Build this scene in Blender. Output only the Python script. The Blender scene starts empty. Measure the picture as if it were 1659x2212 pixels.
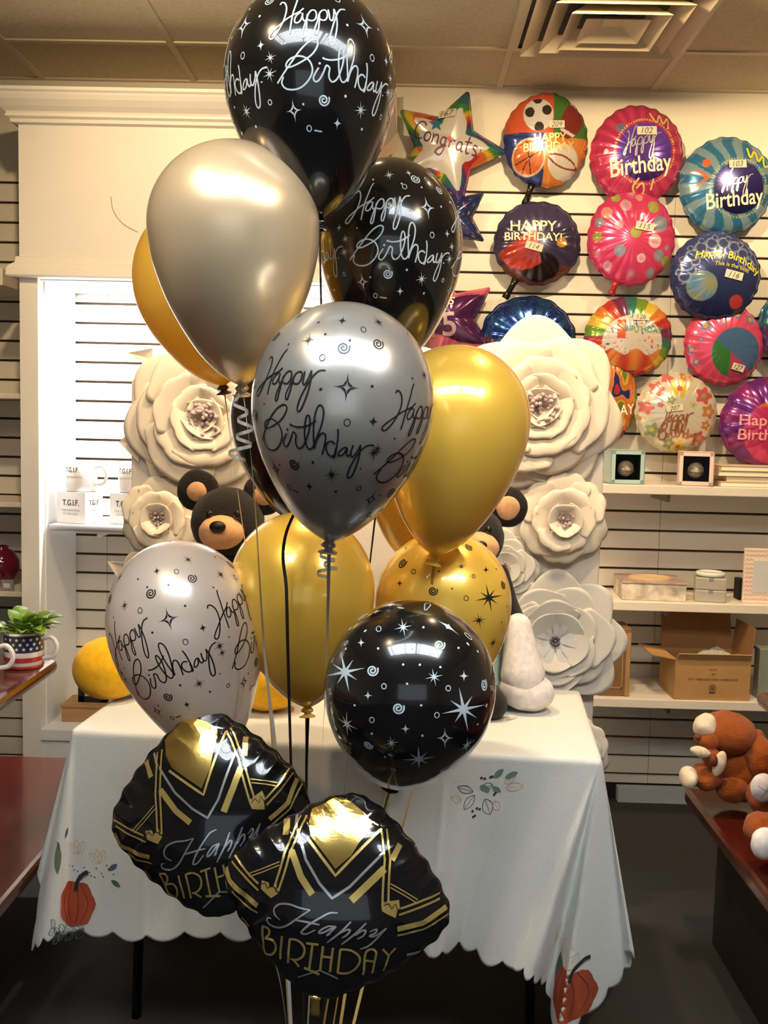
import bpy, bmesh, math, random
from math import sin, cos, pi, radians, sqrt, atan2, asin, hypot
from mathutils import Vector, Matrix, noise
from mathutils.bvhtree import BVHTree
random.seed(7)
SC = bpy.context.scene
COL = SC.collection
# ---------------------------------------------------------------- camera
F = 2200.0
CAM = Vector((0, 0, 1.5))
YAW, PITCH, ROLL = radians(1.04), radians(5.12), radians(1.4)
fw = Vector((-sin(YAW) * cos(PITCH), cos(YAW) * cos(PITCH), -sin(PITCH)))
r0 = fw.cross(Vector((0, 0, 1))).normalized()
u0 = r0.cross(fw).normalized()
RI = (r0 * cos(ROLL) + u0 * sin(ROLL)).normalized()
UP = (u0 * cos(ROLL) - r0 * sin(ROLL)).normalized()
cd = bpy.data.cameras.new('camera'); cam = bpy.data.objects.new('camera', cd); COL.objects.link(cam)
cd.sensor_fit = 'VERTICAL'; cd.sensor_height = 36.0; cd.lens = 36.0 * F / 2212.0
cam.matrix_world = Matrix(((RI.x, UP.x, -fw.x, CAM.x), (RI.y, UP.y, -fw.y, CAM.y), (RI.z, UP.z, -fw.z, CAM.z), (0, 0, 0, 1)))
SC.camera = cam
def ray(px, py):
    return (fw + RI * ((px - 829.5) / F) - UP * ((py - 1106.0) / F))
def at(px, py, Y):
    d = ray(px, py); return CAM + d * ((Y - CAM.y) / d.y)
def atz(px, py, Z):
    d = ray(px, py); return CAM + d * ((Z - CAM.z) / d.z)
def proj(p):
    d = Vector(p) - CAM; k = d.dot(fw)
    return (829.5 + F * d.dot(RI) / k, 1106.0 - F * d.dot(UP) / k)
# ---------------------------------------------------------------- view, world, lights
SC.view_settings.view_transform = 'Standard'
SC.view_settings.look = 'None'
SC.view_settings.exposure = 0.0
SC.view_settings.gamma = 1.0
SC.view_settings.use_curve_mapping = False
W = bpy.data.worlds.new('world'); SC.world = W; W.use_nodes = True
W.node_tree.nodes['Background'].inputs[0].default_value = (0.75, 0.80, 0.9, 1)
W.node_tree.nodes['Background'].inputs[1].default_value = 0.10
def lamp(name, kind, loc, target, energy, color, size=0.1, spot=60, blend=0.6, sy=None):
    l = bpy.data.lights.new(name, kind); l.energy = energy; l.color = color
    if kind == 'AREA':
        l.size = size
        if sy: l.shape = 'RECTANGLE'; l.size_y = sy
    else:
        l.shadow_soft_size = size
    if kind == 'SPOT':
        l.spot_size = radians(spot); l.spot_blend = blend
    o = bpy.data.objects.new(name, l); COL.objects.link(o); o.location = loc
    o.rotation_euler = (Vector(target) - Vector(loc)).to_track_quat('-Z', 'Y').to_euler()
    return o
WARM = (1.0, 0.74, 0.43)
COOL = (0.86, 0.93, 1.0)
# warm ceiling spots over the table and along the wall display
lamp('spot_light', 'SPOT', (0.45, 2.75, 2.72), (1.0, 4.0, 1.95), 88, WARM, 0.035, 115, 0.9)
lamp('spot_light', 'SPOT', (1.45, 2.85, 2.72), (1.75, 4.0, 1.8), 68, WARM, 0.035, 115, 0.9)
lamp('spot_light', 'SPOT', (-0.85, 2.35, 2.72), (-0.75, 3.6, 2.0), 72, WARM, 0.035, 100, 0.9)
lamp('spot_light', 'SPOT', (-0.2, 2.45, 2.72), (-0.1, 2.75, 0.8), 92, WARM, 0.035, 90, 0.8)
lamp('spot_light', 'SPOT', (0.6, 2.3, 2.72), (0.3, 2.75, 0.8), 84, WARM, 0.035, 90, 0.8)
lamp('spot_light', 'SPOT', (-0.85, 1.1, 2.75), (-0.3, 2.6, 1.4), 45, WARM, 0.03, 90, 0.8)
lamp('spot_light', 'SPOT', (1.05, 1.0, 2.75), (0.3, 2.6, 1.4), 45, WARM, 0.03, 90, 0.8)
# daylight from the shop window behind the photographer
lamp('window_daylight', 'AREA', (0.2, -3.2, 1.5), (0.1, 3, 1.2), 11, COOL, 3.2, sy=1.6)
# tube inside the lit display niche
lamp('niche_tube', 'AREA', (-0.7, 3.80, 1.955), (-0.7, 3.87, 1.0), 32, (0.95, 0.97, 1.0), 1.1, sy=0.06)
# ---------------------------------------------------------------- materials
MATS = {}
def hexc(r, g, b):
    f = lambda c: (c / 255 / 12.92) if c / 255 <= 0.04045 else ((c / 255 + 0.055) / 1.055) ** 2.4
    return (f(r), f(g), f(b), 1)
def mat(name, col=(0.8, 0.8, 0.8), rough=0.5, metal=0.0, coat=0.0, attr=None, nscale=0, namt=0.0, bump=0.0, bscale=80,
        emit=None, estr=0, trans=0.0, sheen=0.0, sss=0.0, aniso=0.0, stretch=None, coatr=0.05, spec=0.5, ior=1.45, transl=0.0):
    if name in MATS: return MATS[name]
    m = bpy.data.materials.new(name); m.use_nodes = True; nt = m.node_tree; b = nt.nodes['Principled BSDF']
    c = tuple(col) + ((1,) if len(col) == 3 else ())
    b.inputs['Base Color'].default_value = c
    b.inputs['Roughness'].default_value = rough; b.inputs['Metallic'].default_value = metal
    b.inputs['Coat Weight'].default_value = coat; b.inputs['Coat Roughness'].default_value = coatr
    b.inputs['Specular IOR Level'].default_value = spec; b.inputs['IOR'].default_value = ior
    b.inputs['Transmission Weight'].default_value = trans
    b.inputs['Sheen Weight'].default_value = sheen
    if sss: b.inputs['Subsurface Weight'].default_value = sss; b.inputs['Subsurface Radius'].default_value = (0.02, 0.02, 0.02)
    tc = None
    def coord():
        nonlocal tc
        if tc is None:
            t = nt.nodes.new('ShaderNodeTexCoord'); tc = t.outputs['Object']
            if stretch:
                mp = nt.nodes.new('ShaderNodeMapping'); mp.inputs['Scale'].default_value = stretch
                nt.links.new(tc, mp.inputs[0]); tc = mp.outputs[0]
        return tc
    src = None
    if attr:
        a = nt.nodes.new('ShaderNodeAttribute'); a.attribute_name = attr; src = a.outputs['Color']
    if namt:
        n = nt.nodes.new('ShaderNodeTexNoise'); n.inputs['Scale'].default_value = nscale; n.inputs['Detail'].default_value = 5
        nt.links.new(coord(), n.inputs['Vector'])
        mx = nt.nodes.new('ShaderNodeMix'); mx.data_type = 'RGBA'; mx.blend_type = 'MULTIPLY'
        mr = nt.nodes.new('ShaderNodeMapRange'); mr.inputs[1].default_value = 0.3; mr.inputs[2].default_value = 0.7
        mr.inputs[3].default_value = 1 - namt; mr.inputs[4].default_value = 1 + namt * 0.4
        nt.links.new(n.outputs[0], mr.inputs[0])
        mx.inputs[0].default_value = 1.0
        if src: nt.links.new(src, mx.inputs[6])
        else: mx.inputs[6].default_value = c
        nt.links.new(mr.outputs[0], mx.inputs[7]); src = mx.outputs[2]
    if src: nt.links.new(src, b.inputs['Base Color'])
    if bump:
        n = nt.nodes.new('ShaderNodeTexNoise'); n.inputs['Scale'].default_value = bscale; n.inputs['Detail'].default_value = 6
        nt.links.new(coord(), n.inputs['Vector'])
        bp = nt.nodes.new('ShaderNodeBump'); bp.inputs['Strength'].default_value = bump; bp.inputs['Distance'].default_value = 0.004
        nt.links.new(n.outputs[0], bp.inputs['Height']); nt.links.new(bp.outputs[0], b.inputs['Normal'])
    if emit:
        b.inputs['Emission Color'].default_value = tuple(emit) + (1,); b.inputs['Emission Strength'].default_value = estr
    if transl:
        tr = nt.nodes.new('ShaderNodeBsdfTranslucent'); mx = nt.nodes.new('ShaderNodeMixShader'); mx.inputs[0].default_value = transl
        tr.inputs[0].default_value = c
        out = nt.nodes['Material Output']; nt.links.new(b.outputs[0], mx.inputs[1]); nt.links.new(tr.outputs[0], mx.inputs[2]); nt.links.new(mx.outputs[0], out.inputs[0])
    MATS[name] = m; return m
# ---------------------------------------------------------------- object helpers
class MB:
    def __init__(s): s.v = []; s.f = []; s.c = []
    def add(s, vs, fs):
        n = len(s.v); s.v += [tuple(v) for v in vs]; s.f += [tuple(i + n for i in f) for f in fs]; return s
    def box(s, a, b):
        x0, y0, z0 = a; x1, y1, z1 = b
        return s.add([(x0,y0,z0),(x1,y0,z0),(x1,y1,z0),(x0,y1,z0),(x0,y0,z1),(x1,y0,z1),(x1,y1,z1),(x0,y1,z1)],
                     [(0,3,2,1),(4,5,6,7),(0,1,5,4),(1,2,6,5),(2,3,7,6),(3,0,4,7)])
    def obox(s, c, ex, ey, ez):
        c = Vector(c); v = [c + ex*i + ey*j + ez*k for k in (-1,1) for i, j in ((-1,-1),(1,-1),(1,1),(-1,1))]
        return s.add(v, [(0,3,2,1),(4,5,6,7),(0,1,5,4),(1,2,6,5),(2,3,7,6),(3,0,4,7)])
    def tube(s, pts, r, n=10, cap=True):
        pts = [Vector(p) for p in pts]; rs = r if isinstance(r, (list, tuple)) else [r] * len(pts)
        up = Vector((0.13, 0.27, 0.95)).normalized(); vs = []
        for i, p in enumerate(pts):
            t = (pts[min(i+1, len(pts)-1)] - pts[max(i-1, 0)]).normalized()
            a = t.cross(up)
            if a.length < 1e-4: a = t.cross(Vector((1, 0, 0)))
            a.normalize(); b = t.cross(a); up = -b if False else up
            vs += [p + a * (cos(2*pi*k/n) * rs[i]) + b * (sin(2*pi*k/n) * rs[i]) for k in range(n)]
        fs = [(i*n+k, i*n+(k+1) % n, (i+1)*n+(k+1) % n, (i+1)*n+k) for i in range(len(pts)-1) for k in range(n)]
        if cap: fs += [tuple(range(n))[::-1], tuple((len(pts)-1)*n + k for k in range(n))]
        return s.add(vs, fs)
    def lathe(s, prof, n=32, M=None):      # prof: [(r,z)]
        vs = []
        for r, z in prof:
            for k in range(n):
                a = 2*pi*k/n; v = Vector((r*cos(a), r*sin(a), z)); vs.append(M @ v if M else v)
        fs = [(i*n+k, i*n+(k+1) % n, (i+1)*n+(k+1) % n, (i+1)*n+k) for i in range(len(prof)-1) for k in range(n)]
        return s.add(vs, fs)
    def ball(s, c, r, n=24, m=16, M=None, nz=0.0, nf=30):
        c = Vector(c); r = r if hasattr(r, '__len__') else (r, r, r); vs = []
        for i in range(m+1):
            t = pi*i/m
            for k in range(n):
                a = 2*pi*k/n; d = Vector((sin(t)*cos(a), sin(t)*sin(a), cos(t)))
                q = Vector((d.x*r[0], d.y*r[1], d.z*r[2]))
                if M: q = M @ q
                p = c + q
                if nz: p += q.normalized() * nz * noise.noise(p * nf)
                vs.append(p)
        fs = [(i*n+k, (i+1)*n+k, (i+1)*n+(k+1) % n, i*n+(k+1) % n) for i in range(m) for k in range(n)]
        return s.add(vs, fs)
    def build(s, name, m, parent=None, smooth=False, bevel=0, solid=0, merge=False, sub=0):
        me = bpy.data.meshes.new(name); me.from_pydata(s.v, [], s.f); me.update()
        if merge:
            bm = bmesh.new(); bm.from_mesh(me); bmesh.ops.remove_doubles(bm, verts=bm.verts, dist=1e-5)
            bmesh.ops.recalc_face_normals(bm, faces=bm.faces); bm.to_mesh(me); bm.free()
        o = bpy.data.objects.new(name, me); COL.objects.link(o)
        if m: me.materials.append(m)
        if smooth: me.shade_smooth()
        if parent:
            o.parent = parent
            inv = Matrix.Identity(4); q = parent; acc = Vector((0,0,0))
            while q: acc += q.location; q = q.parent if q.type == 'EMPTY' else None
            if parent.type == 'EMPTY': inv = Matrix.Translation(-parent.location)
            o.matrix_parent_inverse = inv
        if solid:
            md = o.modifiers.new('solid', 'SOLIDIFY'); md.thickness = solid; md.offset = 0
        if bevel:
            md = o.modifiers.new('bevel', 'BEVEL'); md.width = bevel; md.segments = 2; md.limit_method = 'ANGLE'
        if sub:
            md = o.modifiers.new('sub', 'SUBSURF'); md.levels = sub; md.render_levels = sub
        return o
def tag(o, label=None, cat=None, group=None, kind=None):
    if label: o['label'] = label
    if cat: o['category'] = cat
    if group: o['group'] = group
    if kind: o['kind'] = kind
    return o
def thing(name, loc, label, cat, group=None):
    o = bpy.data.objects.new(name, None); COL.objects.link(o); o.location = loc; o.empty_display_size = 0.05
    return tag(o, label, cat, group)
def struct(o): o['kind'] = 'structure'; return o
def box(name, a, b, m, parent=None, bevel=0.0):
    return MB().box(a, b).build(name, m, parent, bevel=bevel)
def catmull(pts, n=6, closed=False):
    if len(pts) < 3: return [tuple(p) for p in pts]
    out = []; P = [Vector(p) for p in pts]; L = len(P)
    rng = range(L if closed else L - 1)
    for i in rng:
        a = P[(i-1) % L] if closed or i > 0 else P[0]*2 - P[1]
        b = P[i]; c = P[(i+1) % L]; d = P[(i+2) % L] if closed or i+2 < L else P[L-1]*2 - P[L-2]
        for k in range(n):
            t = k / n
            out.append(tuple(0.5*((2*b) + (c-a)*t + (2*a-5*b+4*c-d)*t*t + (3*b-a-3*c+d)*t**3)))
    if not closed: out.append(tuple(P[-1]))
    return out
# draped prints: shapes given in a surface's own 2D coordinates, laid on S(u,v)->(point, normal)
class Print:
    def __init__(s, S, eps=0.0006): s.S = S; s.mb = MB(); s.eps = eps
    def pt(s, u, v, k=1):
        p, n = s.S(u, v); return p + n * (s.eps * k)
    def stroke(s, pts, w, smooth=True, n=6, taper=False, seg=None, k=1):
        q = catmull(pts, n) if smooth else list(pts)
        if seg:
            q2 = [q[0]]
            for a, b in zip(q, q[1:]):
                c = max(1, int(hypot(b[0]-a[0], b[1]-a[1]) / seg))
                q2 += [(a[0]+(b[0]-a[0])*i/c, a[1]+(b[1]-a[1])*i/c) for i in range(1, c+1)]
            q = q2
        PN = [s.S(a[0], a[1]) for a in q]; P = [p for p, _ in PN]; vs = []; L = len(P)
        for i in range(L):
            t = P[min(i+1, L-1)] - P[max(i-1, 0)]
            if t.length < 1e-9: t = Vector((1, 0, 0))
            t.normalize(); nn = PN[i][1]; sd = nn.cross(t).normalized()
            ww = w * 0.5
            if taper: ww *= (0.35 + 0.65 * sin(pi * min(1, max(0, (i + 0.5) / L))) ** 0.5)
            b = P[i] + nn * (s.eps * k)
            vs += [b + sd * ww, b - sd * ww]
        s.mb.add(vs, [(2*i, 2*i+1, 2*i+3, 2*i+2) for i in range(L-1)]); return s
    def poly(s, pts, seg=0.01, k=1):
        bm = bmesh.new(); vs = [bm.verts.new((p[0], p[1], 0)) for p in pts]
        try: bm.faces.new(vs)
        except Exception: bm.free(); return s
        bmesh.ops.triangulate(bm, faces=bm.faces)
        for _ in range(6):
            lg = [e for e in bm.edges if e.calc_length() > seg]
            if not lg: break
            bmesh.ops.subdivide_edges(bm, edges=lg, cuts=1)
            bmesh.ops.triangulate(bm, faces=bm.faces)
        bm.verts.ensure_lookup_table()
        s.mb.add([s.pt(v.co.x, v.co.y, k) for v in bm.verts], [[v.index for v in f.verts] for f in bm.faces]); bm.free(); return s
    def mesh2d(s, V, Fc, k=1):
        s.mb.add([s.pt(v[0], v[1], k) for v in V], Fc); return s
    def build(s, name, m, parent=None, label=None):
        o = s.mb.build(name, m, parent)
        if label: o['label'] = label
        return o
def text2d(txt, h=1.0, bold=0.0, seg=None, shear=0.0, sx=1.0):
    c = bpy.data.curves.new('t', 'FONT'); c.body = txt; c.size = 1; c.offset = bold; c.shear = shear; c.align_x = 'CENTER'; c.align_y = 'CENTER'
    o = bpy.data.objects.new('t', c); COL.objects.link(o)
    dg = bpy.context.evaluated_depsgraph_get(); me = bpy.data.meshes.new_from_object(o.evaluated_get(dg))
    bm = bmesh.new(); bm.from_mesh(me); bmesh.ops.triangulate(bm, faces=bm.faces)
    if seg:
        for _ in range(4):
            lg = [e for e in bm.edges if e.calc_length() > seg]
            if not lg: break
            bmesh.ops.subdivide_edges(bm, edges=lg, cuts=1); bmesh.ops.triangulate(bm, faces=bm.faces)
    bm.verts.ensure_lookup_table()
    V = [(v.co.x * h * sx, v.co.y * h) for v in bm.verts]; Fc = [[v.index for v in f.verts] for f in bm.faces]
    bm.free(); COL.objects.unlink(o); bpy.data.objects.remove(o); bpy.data.curves.remove(c); bpy.data.meshes.remove(me)
    if V:
        xs = [a for a, b in V]; ys = [b for a, b in V]; cx = (min(xs)+max(xs))/2; cy = (min(ys)+max(ys))/2
        V = [(a-cx, b-cy) for a, b in V]
    return V, Fc
def rot2(V, ang, dx=0, dy=0, sc=1.0):
    c, s_ = cos(ang), sin(ang)
    return [(dx + (a*c - b*s_)*sc, dy + (a*s_ + b*c)*sc) for a, b in V]
# ================================================================ the room
YW = 4.03
white_wall = mat('white_wall', hexc(226, 216, 196), 0.55, nscale=3, namt=0.05)
slat_white = mat('slat_white', hexc(222, 214, 198), 0.4, nscale=2, namt=0.05)
groove_m = mat('groove_brown', hexc(70, 52, 30), 0.6)
tile_m = mat('ceiling_tile', hexc(205, 190, 160), 0.9, nscale=60, namt=0.12, bump=0.5, bscale=160)
tee_m = mat('ceiling_tee', hexc(200, 186, 158), 0.5)
carpet = mat('carpet', hexc(48, 46, 45), 0.95, nscale=260, namt=0.5, bump=0.6, bscale=300)
paint_w = mat('cabinet_white', hexc(232, 226, 215), 0.45, nscale=4, namt=0.04)
niche_w = mat('niche_white', hexc(222, 224, 226), 0.45)
black_m = mat('black_void', hexc(22, 20, 20), 0.7)
shelf_m = mat('shelf_white', hexc(228, 218, 202), 0.4)
ZC = at(745, 182, YW).z
print('ceiling z', ZC, 'wall base', at(1400, 1740, YW).z)
XL, XR = -3.6, 3.6
struct(box('floor', (XL, -3.6, -0.05), (XR, YW + 0.1, 0), carpet))
struct(box('ceiling', (XL, -3.6, ZC), (XR, YW + 0.1, ZC + 0.06), tile_m))
# ceiling grid
txs = [at(x, 181, YW).x for x in (95, 412, 745, 1077, 1410)]
pit = (txs[-1] - txs[0]) / 4
d = ray(0, 85); Yrow = (d * ((ZC - 1.5) / d.z)).y
print('tee pitch', pit, 'row', Yrow)
mb = MB()
for i in range(-3, 9):
    x = txs[0] + pit * i; mb.box((x - 0.012, -3.5, ZC - 0.006), (x + 0.012, YW, ZC + 0.001))
k = 0; y = Yrow
while y > -3.4:
    mb.box((XL, y - 0.012, ZC - 0.0055), (XR, y + 0.012, ZC + 0.001)); y -= 0.61
mb.box((XL, YW - 0.02, ZC - 0.0065), (XR, YW + 0.01, ZC + 0.001))
struct(mb.build('trim_ceiling_grid', tee_m))
# back wall: plain drywall above, slat panels below
wb = at(1400, 1692, YW).z
ztop = at(1420, 420, YW).z        # first groove, near x=1420
struct(box('wall_back', (XL, YW + 0.02, 0), (XR, YW + 0.12, ZC), black_m))
struct(box('wall_back_upper', (XL, YW, ztop + 0.0), (XR, YW + 0.03, ZC), white_wall))
P0 = 0.0762
n = int((ztop - wb) / P0)
gr = 0.0095
mb = MB(); g = MB()
xj = [-3.6, -1.18, at(1403, 1600, YW).x, 3.6]
for i in range(n + 1):
    z1 = ztop - i * P0 - gr; z0 = ztop - (i + 1) * P0
    z0 = max(z0, wb)
    if z1 - z0 < 0.01: continue
    for a, b in zip(xj, xj[1:]):
        mb.box((a + 0.0007, YW, z0), (b - 0.0007, YW + 0.019, z1))
struct(mb.build('wall_back_slats', slat_white, bevel=0.0012))
struct(box('wall_back_grooves', (XL, YW + 0.014, wb), (XR, YW + 0.021, ztop + 0.001), groove_m))
struct(box('baseboard_back', (XL, YW - 0.004, 0), (XR, YW + 0.021, wb - 0.004), black_m))
struct(box('wall_left', (XL - 0.1, -3.6, 0), (XL, YW + 0.1, ZC), white_wall))
struct(box('wall_right', (XR, -3.6, 0), (XR + 0.1, YW + 0.1, ZC), white_wall))
# front wall with the shop window opening behind the photographer
mb = MB()
mb.box((XL, -3.7, 0), (XR, -3.6, 0.5)); mb.box((XL, -3.7, 2.4), (XR, -3.6, ZC)); mb.box((XL, -3.7, 0.5), (-1.9, -3.6, 2.4)); mb.box((2.1, -3.7, 0.5), (XR, -3.6, 2.4))
struct(mb.build('wall_front', white_wall))
# ---- air diffuser in the ceiling
x0, x1 = txs[3], txs[4]; cx = (x0 + x1) / 2; cy = Yrow - 0.305
vent = thing('ceiling_vent', (cx, cy, ZC), 'square cream louvred air vent set in the ceiling tiles at top right', 'vent')
vm = mat('vent_metal', hexc(205, 190, 158), 0.4)
fr = MB(); 
def ring(mb, h0, z0, h1, z1, th=0.0015):
    for s_ in range(4):
        a = pi/2*s_; c, s2 = cos(a), sin(a)
        q = [(-h0, -h0, z0), (h0, -h0, z0), (h1, -h1, z1), (-h1, -h1, z1)]
        vs = [(cx + X*c - Y*s2, cy + X*s2 + Y*c, ZC + Z) for X, Y, Z in q]
        mb.add(vs, [(0, 1, 2, 3)])
ring(fr, 0.298, -0.007, 0.268, -0.012); ring(fr, 0.298, -0.007, 0.298, 0.0)
fr.build('vent_frame', vm, vent, solid=0.002)
vb = MB().box((cx-.29, cy-.29, ZC - 0.0045), (cx+.29, cy+.29, ZC - 0.002)).build('backing', mat('vent_dark', hexc(70, 60, 50), 0.7), vent)
for hh, zz in ((0.262, 0), (0.205, -0.008), (0.15, -0.016)):
    l = MB(); ring(l, hh, -0.040 + zz, hh - 0.052, -0.008)
    l.build('louvre_ring', vm, vent, solid=0.002)
l = MB(); ring(l, 0.098, -0.052, 0.03, -0.020); l.box((cx-.032, cy-.032, ZC-.024), (cx+.032, cy+.032, ZC-.019)); l.build('centre_cone', vm, vent, solid=0.002)
# ---- fluorescent troffers above and behind the photographer
em = mat('troffer_glow', (1, 1, 1), 0.5, emit=(0.90, 0.96, 1.0), estr=25.0)
lv = mat('louvre_alu', (0.55, 0.57, 0.6), 0.3, 0.8)
for X, Y, lab in ((-0.42, 0.62, 'recessed fluorescent ceiling light with a metal grid, left of the pair'),
                  (0.82, 0.62, 'recessed fluorescent ceiling light with a metal grid, right of the pair')):
    t = thing('ceiling_light', (X, Y, ZC), lab, 'ceiling light')
    MB().box((X-.59, Y-.28, ZC - 0.002), (X+.59, Y+.28, ZC - 0.0007)).build('diffuser', em, t)
    m2 = MB()
    for i in range(17):
        xx = X - .59 + 1.18*i/16; m2.box((xx-.0035, Y-.28, ZC-.03), (xx+.0035, Y+.28, ZC-.0025))
    for i in range(8):
        yy = Y - .28 + .56*i/7; m2.box((X-.59, yy-.0035, ZC-.03), (X+.59, yy+.0035, ZC-.0025))
    m2.build('louvre_grid', lv, t)
# ---- built-in display unit at left: header box with crown, posts, lit niche
YF = 3.62
zc_top = at(300, 207, YF).z
zhb = at(200, 603, YF).z
xl = at(42, 600, YF).x; xn = at(82, 700, YF).x
xr_ = at(798, 300, YF).x
unit = thing('display_unit', ((xl + xr_)/2, YF, 0), 'tall white built-in display case with crown moulding and lit niche at left', 'display case')
YB = YW - 0.012
zbot = at(130, 1600, YF).z
print('unit', xl, xn, xr_, zc_top, zhb, zbot)
MB().box((xl, YF, zhb + .02), (xr_, YB, zc_top - .01)).build('header_box', paint_w, unit)
def molding(prof, xa, xb, yface, name):
    mb = MB(); vs = []
    for (dy, z) in prof:       # dy outward from the face; mitred at the left end, returned to the wall
        vs += [(xa - dy, YB, z), (xa - dy, yface - dy, z), (xb + dy, yface - dy, z), (xb + dy, YB, z)]
    L = len(prof); fs = []
    for i in range(L - 1):
        for j in range(3): fs.append((4*i+j, 4*i+j+1, 4*(i+1)+j+1, 4*(i+1)+j))
    fs.append((0, 1, 2, 3)); fs.append(tuple(4*(L-1)+j for j in (3, 2, 1, 0)))
    mb.add(vs, fs); return mb.build(name, paint_w, unit)
za = zc_top; zb = at(300, 274, YF).z; H = za - zb
molding([(0.088, za), (0.088, za - .10*H), (0.080, za - .16*H), (0.078, za-.22*H), (0.070, za - .35*H), (0.052, za - .52*H), (0.034, za - .64*H), (0.030, za - .70*H), (0.034, za-.74*H), (0.034, za - .80*H), (0.022, za - .86*H), (0.020, za - .97*H), (0.0, za - H)], xl, xr_, YF, 'crown_moulding')
zt = at(200, 556, YF).z; H2 = zt - zhb
molding([(0.0, zt), (0.010, zt - .05*H2), (0.012, zt - .3*H2), (0.024, zt - .42*H2), (0.034, zt - .6*H2), (0.036, zt - .92*H2), (0.030, zhb), (0.0, zhb)], xl, xr_, YF, 'lower_moulding')
MB().box((xl, YF, 0), (xn, YB, zhb + .02)).build('post', paint_w, unit)
MB().box((-0.04, YF, 0), (0.02, YB, zhb + .02)).build('post', paint_w, unit)
MB().box((xn, YF + .03, zhb - .004), (-0.04, YB, zhb + .02)).build('niche_ceiling', niche_w, unit)
MB().box((xn, YF + .001, zbot - .0), (-0.04, YB, at(130, 1578, YF).z)).build('bottom_shelf', niche_w, unit)
MB().box((xn, YF+.01, 0), (-0.04, YF + .04, zbot)).build('toe_panel', niche_w, unit)
MB().box((xn, YF + .06, 0), (xn + .004, YB, zhb)).build('side_lining', niche_w, unit)
# thin curved crack on the header face
pr = Print(lambda u, v: (Vector((u, YF, v)), Vector((0, -1, 0))), 0.0008)
pts = [(at(x, y, YF).x, at(x, y, YF).z) for x, y in ((240, 425), (243, 450), (255, 472), (272, 488), (298, 502))]
pr.stroke(pts, 0.0028); pr.build('crack_line', mat('crack', hexc(150, 138, 120), 0.7), unit)
# niche shelf
zs = at(150, 1134, YF+.05).z
sh = thing('niche_shelf', (-1.0, 3.85, zs), 'white shelf with rounded front edge inside the lit niche', 'shelf')
s_l = at(97, 1140, YF + .04).x
MB().box((s_l+.012, YF + .06, zs - .018), (-0.042, YB, zs)).build('board', niche_w, sh, bevel=.002)
MB().tube([(s_l+.012, YF + .06, zs - .011), (-0.042, YF + .06, zs - .011)], .0125, 12).build('edge_rail', mat('grey_rail', hexc(190, 192, 196), .35), sh, smooth=True)
MB().box((at(213, 1150, YF+.1).x, YF+.08, zs-.045), (at(222, 1150, YF+.1).x, YB-.002, zs-.019)).build('bracket', niche_w, sh)
# ---- shelves on the right slat wall
def shelf(px0, px1, pyf, yf, label, th=.034):
    z = at(1480, pyf, yf).z; x0_ = at(px0, pyf, yf).x; x1_ = 2.4
    t = thing('wall_shelf', ((x0_+x1_)/2, (yf+YW)/2, z), label, 'shelf', 'white shelves on the right slat wall')
    MB().box((x0_, yf, z-th), (x1_, YW-.001, z)).build('board', shelf_m, t, bevel=.003)
    for bx in (at(1450, pyf, yf).x, 2.2):
        MB().box((bx, yf+.05, z-th-.03), (bx+.012, YW-.001, z-th-.0005)).build('bracket', mat('bracket_grey', hexc(150, 130, 105), .4, .5), t)
    return z, yf
YS = 3.74
Z1, _ = shelf(1250, 1700, 1050, YS, 'white wall shelf holding two window-front gift boxes, topmost at right')
Z2, _ = shelf(1250, 1700, 1303, YS, 'white wall shelf holding flat keepsake boxes, middle one at right')
Z3, _ = shelf(1250, 1700, 1513, YS-.05, 'white wall shelf holding the open cardboard carton, lowest at right')
print('shelves', Z1, Z2, Z3)
# grey-white low box under the slats at right
bz = at(1400, 1735, YW-.1)
b_ = tag(box('storage_box', (at(1342, 1700, YW-.1).x, YW-.05, 0.0), (at(1550, 1700, YW-.1).x, YW-.006, at(1400, 1704, YW-.05).z), mat('pale_grey', hexc(186, 188, 186), .6), bevel=.002), 'pale grey low box on the floor against the base of the slat wall', 'box')
# left bay shelves (seen past the display unit)
for pz, lab in ((850, 'grey-white shelf on the far left slat wall, upper of three'), (1083, 'grey-white shelf on the far left slat wall, middle of three'), (1275, 'grey-white shelf on the far left slat wall, lowest, under the red vase')):
    p = at(20, pz, 3.75)
    tag(box('wall_shelf', (-2.6, 3.72, p.z - .02), (xl - .02, YW-.001, p.z), shelf_m, bevel=.003), lab, 'shelf')
p = at(18, 580, 3.7)
tag(box('valance', (-2.6, 3.70, p.z - .06), (xl - .092, YW-.001, p.z), shelf_m, bevel=.003), 'white boxed valance on the far left wall beside the display case', 'valance')
# ================================================================ latex balloons
gold_m = mat('gold_latex', (1.0, 0.66, 0.10), 0.32, 0.25, transl=.12, coat=0.9, coatr=0.05, nscale=6, namt=0.06)
yel_m = mat('yellow_gold_latex', (1.0, 0.70, 0.11), 0.32, 0.1, transl=.35, coat=0.4, coatr=0.08, nscale=6, namt=0.06)
champ_m = mat('champagne_latex', (0.84, 0.66, 0.42), 0.3, 0.45, coat=0.8, coatr=0.06, nscale=6, namt=0.05)
silver_m = mat('silver_latex', (0.50, 0.49, 0.46), 0.3, 0.65, coat=0.8, coatr=0.06, nscale=6, namt=0.05)
pearl_m = mat('pearl_latex', (0.95, 0.86, 0.78), 0.3, 0.25, transl=.3, coat=0.9, coatr=0.05, nscale=6, namt=0.05)
blk_m = mat('black_latex', (0.006, 0.006, 0.007), 0.2, 0.0, coat=0.9, coatr=0.04, spec=0.6)
inkw_m = mat('white_ink', hexc(196, 212, 222), 0.5)
inkb_m = mat('black_ink', (0.012, 0.012, 0.016), 0.35)
rib_gold = mat('ribbon_gold', (0.66, 0.44, 0.14), 0.3, 0.3)
rib_silver = mat('ribbon_silver', (0.62, 0.58, 0.52), 0.3, 0.3)
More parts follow.
